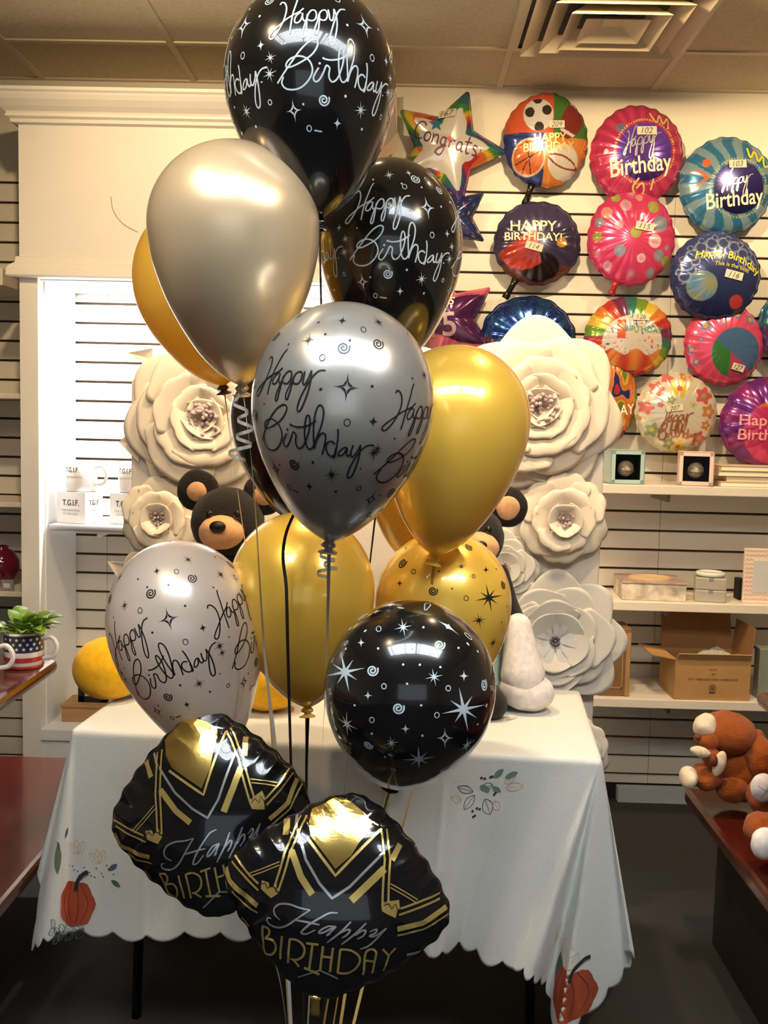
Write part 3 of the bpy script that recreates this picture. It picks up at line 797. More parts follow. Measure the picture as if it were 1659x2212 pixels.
def c_sport(u, v):
    def ball(cx, cy, rr): return hypot(u-cx, v-cy) < rr
    if ball(-.22, .5, .36):
        for (px, py) in ((-.43, .55), (-.02, .6), (-.2, .22), (-.24, .86)):
            if hypot(u-px, v-py) < .115: return H(60, 48, 40)
        return H(228, 222, 212)
    x, y = u-.62, v-.42; c, s_ = cos(1.15), sin(1.15); xx, yy = x*c+y*s_, -x*s_+y*c
    if (xx/.46)**2 + (yy/.27)**2 < 1:
        if abs(abs(xx)-.33) < .035: return H(235, 225, 215)
        return H(140, 46, 40)
    if ball(-.42, -.42, .36):
        if abs(u+.42 + .2*(v+.42)) < .014 or abs(v+.42 - .5*(u+.42)) < .014 or abs(hypot(u+.05, v+.8)-.5) < .014: return H(90, 40, 20)
        return H(226, 110, 40)
    if hypot(u+.42, v+.42) < .40: return H(240, 200, 150)
    if ball(.42, -.5, .38):
        if abs(hypot(u-.2, v+1.1)-.75) < .02 or abs(hypot(u-.6, v-.1)-.75) < .018: return H(150, 60, 50)
        return H(232, 220, 200)
    if u > .15 and v > 0: return H(70, 130, 50)
    if v > .1: return H(226, 90, 40)
    if u < -.05: return H(40, 60, 130)
    return H(235, 140, 40)
def rays(u, v, c1, c2, n=30): 
    a = atan2(v, u); return c1 if sin(a*n) > 0 else c2
def c_102(u, v):
    x, y = u-.12, v-.02; r = hypot(x, y)
    if r < .60: return lerp3(H(60, 20, 110), H(110, 60, 190), max(0, min(1, .5+v)))
    if dotsring(x, y, .66, 70): return H(240, 210, 120)
    if hypot(u+.72, v-.02) < .05: return H(245, 230, 210)
    if hypot(u+.42, v-.50) < .10: return H(120, 120, 150)
    return rays(u, v, H(214, 52, 100), H(196, 36, 92), 22)
def c_103(u, v):
    x, y = u-.2, v+.08; r = hypot(x, y)
    if r < .55: return lerp3(H(24, 16, 70), H(60, 50, 130), max(0, min(1, .5+v)))
    if dotsring(x, y, .61, 64): return H(220, 200, 90)
    if hypot(u+.5, v-.42) < .09 or (abs(u+.62 - .12*sin(v*14)) < .05 and -.1 < v < .28): return H(232, 110, 50)
    if hypot(u+.72, v+.1) < .06: return H(225, 225, 225)
    return rays(u+.06*sin(v*9), v, H(40, 120, 165), H(130, 165, 178), 13)
def c_114(u, v):
    n = noise.noise(Vector((u*2.2, v*2.2, 3)))
    if (v < .45+u*.8 and u < -.02 - .2*v and v > -.9) and hypot(u+.35, v+.05) < .62: return lerp3(H(150, 34, 20), H(205, 60, 40), .5+n)
    if hypot((u-.05)/1.3, v+.6) < .36: return H(34, 24, 22)
    if hypot(u-.55, v-.0) < .12: return H(214, 150, 40)
    if v > .35 + .2*n: return H(74, 66, 104)
    if v < -.55: return H(110, 60, 50)
    return H(60, 52, 84)
DOTS115 = [(-.62,.52,.13,0),(-.2,.68,.13,1),(.12,.86,.08,0),(-.05,.95,.12,2),(.45,.66,.13,3),(.62,.3,.17,4),(.5,-.08,.15,5),(-.82,.0,.1,3),(-.78,.32,.1,4),(.62,-.38,.12,4),(.8,-.2,.09,2),(.82,-.5,.12,3),(-.42,.86,.1,3),(-.8,-.35,.09,2),(.2,.45,.07,5),(-.35,.25,.1,1),(.05,.1,.12,3),(-.3,-.3,.13,4),(.2,-.45,.1,5),(-.55,-.62,.1,1),(0,-.78,.12,2),(.45,-.75,.1,4),(-.05,.45,.06,2)]
DC = [H(240,150,150), H(232,150,175), H(205,90,130), H(160,180,60), H(130,155,175), H(245,190,200)]
def c_115(u, v):
    for x, y, r, k in DOTS115:
        if hypot(u-x, v-y) < r: return DC[k] if hypot(u-x, v-y) > r*.5 else lerp3(DC[k], DC[(k+3) % 6], .35)
    return H(224, 48, 110)
def c_116(u, v):
    for i in range(26):
        a = .25 + i*.118*1.0; rr = .86 - .13*((i*7) % 3); x, y = rr*cos(a), rr*sin(a); r = .07+.035*((i*5) % 3)
        d_ = hypot(u-x, v-y)
        if d_ < r: return H(150, 160, 190) if d_ > r*.75 else H(60, 76, 130)
    if hypot(u-.45, v+.6) < .16: return H(190, 50, 50)
    if hypot(u+.35, v+.25) < .34: return lerp3(H(70, 130, 175), H(180, 170, 60), .35+.3*sin(u*9)*sin(v*8))
    return lerp3(H(34, 40, 90), H(62, 78, 140), max(0, min(1, .4+v*.6)))
def c_126(u, v):
    if hypot(u-.05, (v+.15)) < .70:
        if -.32 < u < -.12 and -.05 < v < .42: return H(225, 90, 40)
        if v < -.38 + .08*sin(u*11): return lerp3(H(214, 60, 40), H(240, 140, 50), .5+.5*sin(u*13))
        n = noise.noise(Vector((u*13, v*13, 1)))
        if n > .42: return RB[int(abs(u*17+v*9)) % 6]
        return H(232, 216, 200)
    a = atan2(v, u); k = int((a+pi)/(2*pi)*22) % 6; return [H(205,50,40), H(236,130,40), H(236,200,40), H(120,160,40), H(50,120,110), H(120,50,90)][k]
def c_127(u, v):
    if abs(hypot(u-.25, v+.2) - .0) < .62: return H(70, 110, 160) if (u*.8+v) > -.1 else H(60, 130, 60) if u < .1 else H(190, 60, 110)
    for x, y, r in ((-.15,.78,.1),(.25,.75,.12),(-.55,.45,.13),(.6,.62,.12),(-.85,-.15,.1),(-.65,.1,.06),(-.1,.55,.07),(-.72,-.45,.09)):
        d_ = hypot(u-x, v-y)
        if d_ < r: return H(110, 120, 170) if d_ > r*.5 else H(240, 150, 70)
    return H(232, 66, 110)
def c_multi(u, v):
    n = int(3*(noise.noise(Vector((u*2.4, v*2.4, 8)))+1)*2.3) % 6; return [H(226,110,30), H(240,180,40), H(110,150,40), H(200,50,40), H(40,50,120), H(236,140,40)][n]
FL = [(.0,.62,.26,0),(-.55,.6,.2,1),(.62,.45,.24,2),(.75,.05,.2,3),(-.8,.12,.2,1),(-.62,-.45,.2,4),(.55,-.62,.18,2),(-.2,-.78,.16,4),(.05,-.86,.2,0),(.28,.92,.14,5),(-.3,.88,.16,1),(-.2,.33,.12,4),(.35,.2,.1,5),(.7,-.3,.14,3),(-.45,.2,.09,2),(.12,.92,.12,3),(-.9,-.15,.12,5)]
FC = [H(228,208,70), H(226,120,120), H(224,90,90), H(222,130,70), H(150,170,120), H(210,205,130)]
def c_207(u, v):
    for x, y, r, k in FL:
        d_ = hypot(u-x, v-y); a = atan2(v-y, u-x)
        if d_ < r*(.82+.18*cos(5*a)): return FC[k] if d_ > r*.28 else FC[(k+2) % 6]
    return H(226, 216, 190)
def c_purple(u, v):
    if hypot(u-.12, v+.2) < .72: return H(214, 40, 110) if v < .35 else H(226, 110, 50)
    return rays(u, v, H(140, 24, 120), H(110, 20, 130), 9)
def c_holo(u, v):
    n = noise.noise(Vector((u*40, v*40, 5)))
    if n > .45: return (.1, .55, .45)
    if n < -.48: return (.25, .12, .6)
    if v < -.05 - .1*sin(u*9): return H(120, 40, 70)
    return H(16, 64, 160) if sin(atan2(v, u)*9) > -.3 else H(24, 90, 170)
def c_confetti(u, v):
    n = noise.noise(Vector((u*16, v*16, 2)))
    return RB[int(abs(u*31+v*17)) % 6] if n > .38 else H(36, 50, 110)
def c_pink15(u, v):
    if abs(v) < .36+.1*sin(u*3): return H(84, 24, 84) if u > -.1 or v < 0 else H(60, 50, 130)
    n = noise.noise(Vector((u*3, v*3, 2))); return lerp3(H(220, 56, 110), H(240, 140, 150), .5+n)
GW = 'foil balloons pinned on the slat wall'
b = Foil((964, 321), 130, 130, 'star-shaped rainbow-edged foil balloon reading Congrats on the upper wall', c_congrats, FM, T=.22, npk=10, pk=.05, shape=star_shape(-2, .52), group=GW, nr=60, nt=240)
CG = [[(.42,.62),(.30,.74),(.12,.70),(.0,.5),(.02,.25),(.18,.12),(.36,.16)],[(.62,.42),(.50,.36),(.46,.2),(.55,.08),(.68,.12),(.72,.3),(.62,.42)],[(.82,.40),(.84,.06)],[(.84,.25),(.95,.38),(1.06,.33),(1.08,.05)],[(1.42,.34),(1.28,.36),(1.2,.2),(1.28,.06),(1.4,.12),(1.42,.34)],[(1.42,.34),(1.42,-.1),(1.3,-.32),(1.1,-.26),(1.2,-.08),(1.5,.08)],[(1.6,.36),(1.62,.04)],[(1.62,.22),(1.72,.36),(1.84,.32)],[(2.16,.34),(2.0,.34),(1.94,.16),(2.02,.04),(2.14,.12),(2.16,.34)],[(2.16,.3),(2.18,.04),(2.26,.04)],[(2.42,.66),(2.38,.2),(2.44,.02),(2.54,.06)],[(2.26,.42),(2.58,.44)],[(2.86,.34),(2.72,.38),(2.68,.26),(2.82,.18),(2.84,.06),(2.68,.04)],[(3.06,.72),(3.02,.26)],[(3.0,.08),(3.01,.05)]]
Pn = Print(b.S, .003)
for st in CG: Pn.stroke(rot2([((x-1.6)*.37, y*.42) for x, y in st], radians(-14), .02, -.05), .0050, n=5)
Pn.build('lettering', purple_ink, b.t)
class _B2: pass
def flat_star(fb, x, y, L, m, rot=0.3):
    Pn = Print(fb.S, .0025); pts = []
    for i in range(10): a = rot + i*pi/5; r = L if i % 2 == 0 else L*.42; pts.append((x+r*cos(a), y+r*sin(a)))
    Pn.poly(pts, seg=.06); Pn.build('star_print', m, fb.t)
flat_star(b, -.18, .34, .13, mat('teal_ink', hexc(50, 120, 150), .3, .3)); flat_star(b, .05, .1, .07, mat('coral_ink', hexc(220, 90, 70), .3)); flat_star(b, -.2, -.52, .14, mat('green_ink', hexc(50, 120, 40), .3)); flat_star(b, -.02, .72, .12, mat('mustard_ink', hexc(224, 180, 60), .3))
sticker(b, '167', .0, .52, -8, .30, .16)
b = Foil((1178, 304), 88, 97, 'round sports foil balloon with a football, basketball and soccer ball', c_sport, FM, T=.30, npk=22, group=GW, tail=(-107, .085), nr=64, nt=256)
foil_text(b, 'HAPPY', .26, .08, .0, 3, gold_ink, bold=.02); foil_text(b, 'BIRTHDAY', .26, .06, -.19, 3, gold_ink, bold=.02)
sticker(b, '209', .22, .28, 3, .36, .17)
b = Foil((1375, 336), 97, 102, 'pink-rimmed Happy Birthday foil balloon with a purple centre and code 102', c_102, FMM if False else FM, T=.30, npk=22, group=GW, nr=56, nt=220)
script(b, HAPPY, .06, .20, .75, 8, silver_ink, .0042, cx=490, cy=520)
foil_text(b, 'Birthday', .50, .06, -.30, 8, cream_ink, bold=.012, sx=.8)
Pn = Print(b.S, .003); 
for pts in ([(.02,-.52),(-.1,-.7),(.0,-.86),(.14,-.8),(.1,-.62),(-.02,-.72)],[(.34,-.52),(.3,-.75)],[(.2,.82),(.35,.62),(.42,.78),(.5,.6),(.6,.72),(.62,.5)]): Pn.stroke(pts, .007)
Pn.build('streamer_print', gold_ink, b.t)
sticker(b, '102', .14, .44, 2, .42, .18)
b = Foil((1568, 402), 99, 100, 'blue striped Happy Birthday foil balloon with a navy centre and code 103', c_103, FM, T=.30, npk=22, group=GW, nr=56, nt=220)
script(b, HAPPY, .16, .02, .62, 8, silver_ink, .0038, cx=490, cy=520)
foil_text(b, 'Birthday', .46, .14, -.36, 8, cream_ink, bold=.012, sx=.8)
Pn = Print(b.S, .003); Pn.stroke([(.35,.75),(.42,.55),(.52,.68),(.6,.48),(.72,.6),(.74,.38),(.9,.42)], .008); Pn.build('streamer_print', mat('lime_ink', hexc(200, 190, 50), .4), b.t)
sticker(b, '103', .14, .40, 4, .38, .17)
b = Foil((1160, 526), 91, 87, 'dark navy and red foil balloon reading HAPPY BIRTHDAY with code 114', c_114, FM, T=.30, npk=20, group=GW, tail=(-118, .085))
foil_text(b, 'HAPPY', .36, -.12, .38, 0, cream_ink, bold=.012); foil_text(b, 'BIRTHDAY!', .27, -.12, .12, 0, cream_ink, bold=.012)
sticker(b, '114', -.10, -.12, -14, .42, .18)
b = Foil((1363, 516), 92, 98, 'hot pink polka-dot foil balloon with code 115', c_115, FM, T=.30, npk=22, group=GW, Y=YWB-.03, tail=(-108, .05), tailm=FMM_red, nr=60, nt=240)
sticker(b, '115', .24, .22, -8, .42, .18)
b = Foil((1544, 597), 95, 93, 'dark blue foil balloon printed with bubbles and yellow Happy Birthday, code 116', c_116, FM, T=.30, npk=22, group=GW, Y=YWB-.03, nr=60, nt=240)
foil_text(b, 'Happy Birthday', .24, .25, .42, -14, mat('yellow_ink', hexc(226, 206, 50), .4), bold=.01, bend=.35)
foil_text(b, 'This is the best', .13, .3, .22, -12, mat('yellow_ink', hexc(226, 206, 50), .4), bend=.3)
sticker(b, '116', .34, .0, -12, .42, .18)
b = Foil((975, 470), 88, 88, 'blue confetti star foil balloon, one tip showing under the Congrats star', c_confetti, FM, T=.26, npk=10, pk=.2, shape=star_shape(38, .5), group=GW, nr=40, nt=160)
b = Foil((968, 690), 114, 114, 'pink and purple star foil balloon with a silver 15', c_pink15, FM, T=.26, npk=10, pk=.2, shape=star_shape(38, .5), group=GW, nr=50, nt=200)
foil_text(b, '15', .62, -.1, -.12, 6, mat('pinksilver_ink', hexc(190, 160, 160), .3, .5), bold=.012); foil_text(b, 'Mis', .3, -.1, .34, 6, white_ink2, shear=.4)
b = Foil((1140, 735), 101, 92, 'glittery blue holographic foil balloon behind the paper rose', c_holo, FMM, T=.34, npk=16, pk=.08, group=GW, nr=80, nt=300)
b = Foil((1357, 729), 92, 84, 'rainbow-striped first birthday foil balloon with code 126', c_126, FM, T=.30, npk=22, group=GW, nr=64, nt=264)
foil_text(b, 'BIRTHDAY', .19, .30, .20, -3, mat('mint_ink', hexc(80, 150, 130), .4), bold=.012)
sticker(b, '126', .22, .50, 2, .4, .17)
b = Foil((1563, 745), 84, 86, 'pink foil balloon with blue, green and magenta patches and code 127', c_127, FM, T=.30, npk=22, group=GW, nr=60, nt=240)
sticker(b, '127', .32, -.56, -16, .34, .17)
b = Foil((1312, 862), 62, 92, 'orange and green foil balloon ending in DAY, half behind the paper rose', c_multi, FM, T=.30, npk=18, group=GW)
foil_text(b, 'DAY', .34, .5, -.25, 6, white_ink2, bold=.012, sx=1.2)
b = Foil((1460, 892), 86, 84, 'pale floral foil balloon with rose-gold Happy Birthday script', c_207, FM, T=.32, npk=20, group=GW, nr=64, nt=260, Y=YWB-.03)
script(b, HAPPY, .0, -.12, .70, 4, rose_ink, .0042, cx=520, cy=480); script(b, BIRTH, .02, -.50, .55, 4, rose_ink, .0042, cx=820, cy=1110)
sticker(b, '207', -.12, .12, 8, .42, .16)
b = Foil((1660, 914), 103, 96, 'purple and magenta foil balloon cut off by the right edge', c_purple, FM, T=.34, npk=16, pk=.16, group=GW, Y=YWB-.02)
foil_text(b, 'Happy', .34, -.25, .02, 0, pinkish_ink, bold=.012); foil_text(b, 'Birthday', .34, -.12, -.30, 0, pinkish_ink, bold=.012)
b = Foil((1735, 705), 95, 90, 'teal and orange foil balloon barely showing at the right edge', lambda u, v: H(30, 90, 120) if v > 0 else H(70, 40, 90), FM, T=.30, npk=20, group=GW, nr=20, nt=96)
# ---------------------------------------------------------------- the two art-deco foil balloons
deco_black = mat('deco_black_foil', (0.008, 0.008, 0.010), .16, .35, coat=.8, coatr=.03)
deco_gold = mat('deco_gold_foil', (.86, .62, .18), .17, .95)
deco_gold2 = mat('deco_gold_print', (.80, .60, .20), .25, .8)
deco_silver = mat('deco_silver_print', (.66, .68, .72), .22, .85)
class Pillow:
    dr = 0.0
    # square foil pillow standing on its corner; own coordinates p (to the right corner) and q (to the top corner), in -1..1
    def __init__(s, cpx, Ppx, Qpx, Z, down, label):
        s.C = CAM + ray(*cpx)*Z
        s.cpx, s.Ppx, s.Qpx = cpx, Ppx, Qpx
        vd = (s.C - CAM).normalized()
        L = hypot(*Ppx); lq = hypot(*Qpx); k = Z/F
        px = (RI*Ppx[0] - UP*Ppx[1]) * k; qx = (RI*Qpx[0] - UP*Qpx[1]) * k
        s.A = L*k; s.P = px.normalized()
        rat = .965; s.asp = lq/L/rat
        qn = (qx - s.P*qx.dot(s.P)).normalized()
        s.Q = (qn*rat + (-vd)*sqrt(1-rat*rat)*down)
        s.Q = (s.Q - s.P*s.Q.dot(s.P)).normalized()
        s.N = s.P.cross(s.Q)
        if s.N.dot(vd) > 0: s.N = -s.N
        s.t = thing('foil_balloon', s.C, label, 'foil balloon', 'art-deco foil balloons low in the bouquet')
        n = 72; vs = []; f = []
        for side in (1, -1):
            for j in range(n+1):
                for i in range(n+1):
                    vs.append(s.pos(-1+2*i/n, -1+2*j/n, side))
        W_ = (n+1)**2
        for j in range(n):
            for i in range(n):
                a = j*(n+1)+i; f.append((a, a+1, a+n+2, a+n+1)); f.append((W_+a, W_+a+n+1, W_+a+n+2, W_+a+1))
        o = MB().add(vs, f).build('balloon_body', deco_black, s.t, smooth=True, merge=True)
        s.body = o
    def pos(s, a, b, side=1):
        e = (1-a*a)*(1-b*b)
        T = .56
        h = max(0, e) ** .52
        # puckers along the four seams, deeper toward the rim
        w1 = abs(a)**7 * (1-b*b); w2 = abs(b)**7 * (1-a*a)
        h += (-.20*w1*abs(sin(b*13+1.0)) - .20*w2*abs(sin(a*13+.4))) * (1 - max(abs(a), abs(b))**14) 
        h += .035*sin(3*a+5*b)*w1 + .03*sin(6*a-2*b)*w2
        x = a*(1 + .13*(1-b*b)*abs(a)**2); y = b*(1 + .13*(1-a*a)*abs(b)**2)
        # pinched, rounded corners
        rr = (abs(a)*abs(b))**6; x *= 1-.07*rr; y *= 1-.07*rr
        x *= 1 + .012*sin(b*22)*abs(a)**6; y *= 1 + .012*sin(a*22)*abs(b)**6
        p, q = (x - y)/2, (x + y)/2
        return s.C + (s.P*p + s.Q*(q*s.asp))*(s.A*1.03) + s.N*(h*T*.5*s.A*side)
    def S(s, p, q):
        a, b = q + p, q - p
        a = max(-.995, min(.995, a)); b = max(-.995, min(.995, b))
        P = s.pos(a, b); e = .01
        da = s.pos(min(1, a+e), b) - P; db = s.pos(a, min(1, b+e)) - P
        n = da.cross(db); n = n.normalized() if n.length > 1e-12 else s.N
        if n.dot(s.N) < 0: n = -n
        return P, n
    def inv(s, x, y, M):         # picture-space sketch coords of the front balloon -> (p,q)
        (cx, cy), (ax, ay), (bx, by) = M
        x -= cx; y -= cy; x, y = x*cos(s.dr) + y*sin(s.dr), -x*sin(s.dr) + y*cos(s.dr); d_ = ax*by - ay*bx
        p0, q0 = (x*by - y*bx)/d_, (ax*y - ay*x)/d_
        tx = s.cpx[0] + p0*s.Ppx[0] + q0*s.Qpx[0]; ty = s.cpx[1] + p0*s.Ppx[1] + q0*s.Qpx[1]
        p, q = p0, q0
        dd = s.Ppx[0]*s.Qpx[1] - s.Ppx[1]*s.Qpx[0]
        for _ in range(14):
            m_ = abs(p)+abs(q)
            if m_ > .96: p *= .96/m_; q *= .96/m_
            P, n = s.S(p, q); X, Y = proj(P); ex, ey = tx-X, ty-Y
            p += .7*(ex*s.Qpx[1] - ey*s.Qpx[0])/dd; q += .7*(s.Ppx[0]*ey - s.Ppx[1]*ex)/dd
        m_ = abs(p)+abs(q)
        if m_ > .97: p *= .97/m_; q *= .97/m_
        return p, q
MZ = ((797, 800), (692, 150), (28, -580))
def mz(x, y): return (x*1, y*1)
def dec(pl):
    g = lambda pts: [pl.inv(x, y, MZ) for x, y in pts]
    G1 = Print(pl.S, .0016); G2 = Print(pl.S, .0016); S1 = Print(pl.S, .0016)
    k = 1.0
    G1.poly(g([(812, 232), (735, 262), (650, 300), (628, 380), (640, 462), (785, 655), (880, 575), (925, 500), (985, 430), (1000, 385), (950, 320), (880, 262)]), seg=.05)
    G1.build('gold_diamond', deco_gold, pl.t)
    BK = Print(pl.S, .0024)
    z = lambda w: w * pl.A / 692
    def L(P_, pts, w): P_.stroke(g(pts), z(w), smooth=False, seg=.04)
    L(G2, [(618, 470), (785, 695), (1050, 425)], 16)
    L(S1, [(560, 420), (610, 600), (690, 740), (765, 828), (870, 760), (1070, 560)], 15)
    L(G2, [(525, 545), (580, 700), (648, 805)], 38); L(G2, [(1075, 655), (980, 745), (878, 842)], 42)
    for dx in (-16, 16):
        L(G2, [(600+dx, 340), (500+dx, 560), (430+dx, 785)], 13); L(G2, [(1070+dx, 420), (1092+dx, 600), (1080+dx*1.1, 860)], 13)
    G2.poly(g([(345, 770), (350, 720), (392, 735), (395, 765), (440, 745), (445, 800), (405, 825), (375, 800)]), seg=.05)
    G2.poly(g([(1055, 862), (1070, 850), (1160, 838), (1165, 880), (1150, 905), (1140, 945), (1095, 925), (1060, 905)]), seg=.05)
    for dy in (-14, 14):
        L(G2, [(330, 760+dy*1.4), (260, 690+dy*1.4), (175, 590+dy*1.4)], 12); L(G2, [(1160, 910+dy*1.2), (1280, 868+dy*1.2), (1400, 815+dy*1.2)], 12)
        L(G2, [(275, 690+dy*.7), (360, 660+dy*.7), (455, 622+dy*.7)], 7); L(G2, [(1110, 755+dy*.8), (1190, 800+dy*.8), (1270, 850+dy*.8)], 7)
    L(G2, [(135, 640), (160, 720), (230, 790), (325, 870)], 30); L(G2, [(175, 785), (240, 850), (325, 910)], 11)
    L(G2, [(1150, 1010), (1300, 975), (1440, 880)], 30); L(G2, [(1150, 1047), (1300, 1012), (1450, 920)], 11)
    L(G2, [(495, 355), (492, 455)], 38); L(S1, [(560, 335), (552, 415)], 18); L(G2, [(1165, 510), (1118, 605)], 36); L(S1, [(945, 345), (1040, 400)], 12)
    L(S1, [(185, 945), (250, 1000)], 12); L(S1, [(1205, 1160), (1285, 1140)], 16)
    L(G2, [(600, 1235), (690, 1275)], 16); L(S1, [(560, 1290), (690, 1250), (800, 1300)], 10)
    L(BK, [(350, 742), (370, 735), (386, 768), (404, 752), (425, 762), (444, 790)], 5); L(BK, [(1070, 872), (1098, 860), (1118, 892), (1140, 862), (1152, 900), (1172, 890)], 5)
    for pts in ([(600, 340), (500, 560), (430, 785)], [(1070, 420), (1092, 600), (1080, 860)]): L(BK, pts, 4)
    BK.build('black_line_pattern', deco_black, pl.t)
    G2.build('gold_line_pattern', deco_gold2, pl.t); S1.build('silver_line_pattern', deco_silver, pl.t)
    # lettering (sketched in a 4.608x view at 540,1900; the art above is a 2.765x view at 440,1640)
    cv = lambda x, y: pl.inv((540 + x/4.608 - 440)*2.765, (1900 + y/4.608 - 1640)*2.765, MZ)
    Hs = [[(300,390),(250,335),(248,275),(305,235),(400,240),(500,275),(600,295)], [(600,295),(520,345),(440,400),(370,445),(300,465),(230,450),(180,410),(182,370),(215,378)],
      [(870,325),(790,325),(700,370),(600,430),(530,490),(512,520),(560,530),(650,490)], [(440,392),(560,412),(690,440)],
      [(850,460),(780,455),(705,490),(685,520),(730,515),(800,480),(850,460),(790,520),(760,545),(800,530)], [(1000,410),(900,510),(765,615)], [(880,530),(960,490),(990,497),(960,540),(910,570)],
      [(1150,425),(1040,530),(905,635)], [(1040,548),(1110,500),(1145,502),(1120,550),(1060,582)], [(1180,512),(1250,485),(1240,520),(1182,552),(1240,550),(1340,480)], [(1350,475),(1260,570),(1170,650),(1090,680)]]
    T1 = Print(pl.S, .0016)
    for st in Hs: T1.stroke([cv(*p) for p in st], .0030, n=5, taper=True)
    T1.build('script_lettering', deco_silver, pl.t)
    Bs = [([(130,445),(112,700)],0), ([(130,445),(190,478),(196,530),(155,572)],1), ([(155,572),(235,595),(262,670),(225,728),(160,730),(110,695)],1), ([(322,550),(308,778)],0), ([(400,575),(380,812)],0), ([(400,575),(480,595),(540,660),(530,740),(470,780),(405,772)],1), ([(435,782),(490,850)],0),
      ([(560,620),(680,635)],0), ([(622,632),(590,870)],0), ([(725,650),(695,892)],0), ([(822,665),(792,905)],0), ([(712,750),(808,762)],0), ([(895,682),(868,912)],0), ([(895,682),(990,690),(1070,740),(1085,800),(1040,872),(960,915),(868,912)],1), ([(1120,930),(1140,730),(1190,682),(1240,700),(1243,760),(1207,915)],1), ([(1132,790),(1232,800)],0), ([(1310,680),(1370,742),(1440,668)],0), ([(1370,742),(1320,890)],0)]
    T2 = Print(pl.S, .0016)
    for st, sm in Bs: T2.stroke([cv(*p) for p in st], .0034, smooth=bool(sm), n=5, seg=None if sm else .04)
    T2.build('lettering', deco_gold2, pl.t)
p2 = Pillow((455, 1752), (222, -30), (-38, -214), 1.78, -1, 'black and gold diamond foil balloon with Happy Birthday, rear left of the pair')
p2.dr = .10; dec(p2)
p1 = Pillow((729, 1930), (252, 54), (10, -212), 1.52, -1, 'black and gold diamond foil balloon with Happy Birthday, frontmost of the pair')
dec(p1)
def tailp(pl, frac=-1.0):
    b_ = pl.C - pl.Q*pl.A*pl.asp*1.0; w = .009; q = []; mb = MB()
    for i in range(6):
        c_ = b_ + Vector((0, 0, -.006*i + .010)); ww = w*(1, .8, .7, .8, .9, .8)[i]
        q += [c_ - pl.P*ww - pl.N*.004, c_ + pl.P*ww - pl.N*.004, c_ + pl.P*ww + pl.N*.004, c_ - pl.P*ww + pl.N*.004]
    mb.add(q, [(4*i+j, 4*i+(j+1) % 4, 4*i+4+(j+1) % 4, 4*i+4+j) for i in range(5) for j in range(4)] + [(0, 3, 2, 1), (20, 21, 22, 23)])
    mb.build('inflation_tail', deco_gold, pl.t, smooth=True)
    P = [b_ + Vector((0, 0, -.05)), (b_ + WGT)/2 + Vector((0, 0, .02)), WGT + Vector((0, 0, .1))]
    Balloon.strip(pl, P, .0048, rib_gold)
tailp(p1)
# ================================================================ table and cloth
ZT = 0.755
c1, c2 = atz(165, 1575, ZT), atz(1290, 1640, ZT)
c3, c4 = atz(1197, 1480, ZT), atz(222, 1507, ZT)
print('table', c1, c2, c3, c4)
TX = (c2 - c1); TX.z = 0; TW = TX.length; TX.normalize(); TY = Vector((-TX.y, TX.x, 0))
TD = 0.58
TO = c1 + TX*TW/2; TO.z = 0
tb = thing('folding_table', TO + TY*TD/2, 'folding table under the white printed tablecloth', 'table')
dark_metal = mat('dark_metal', hexc(40, 36, 36), .5, .5)
def T(x, y, z): return Vector((TO.x, TO.y, 0)) + TX*x + TY*y + Vector((0, 0, z))
MB().obox(T(0, TD/2, ZT-.022), TX*(TW/2-.012), TY*(TD/2-.012), Vector((0, 0, .016))).build('table_top', mat('table_grey', hexc(170, 165, 158), .6), tb, bevel=.006)
for sx_ in (-1, 1):
    for y in (.08, TD-.08):
        MB().tube([T(sx_*(TW/2-.14), y, ZT-.04), T(sx_*(TW/2-.12), y, .003)], .012, 10).build('leg', dark_metal, tb, smooth=True)
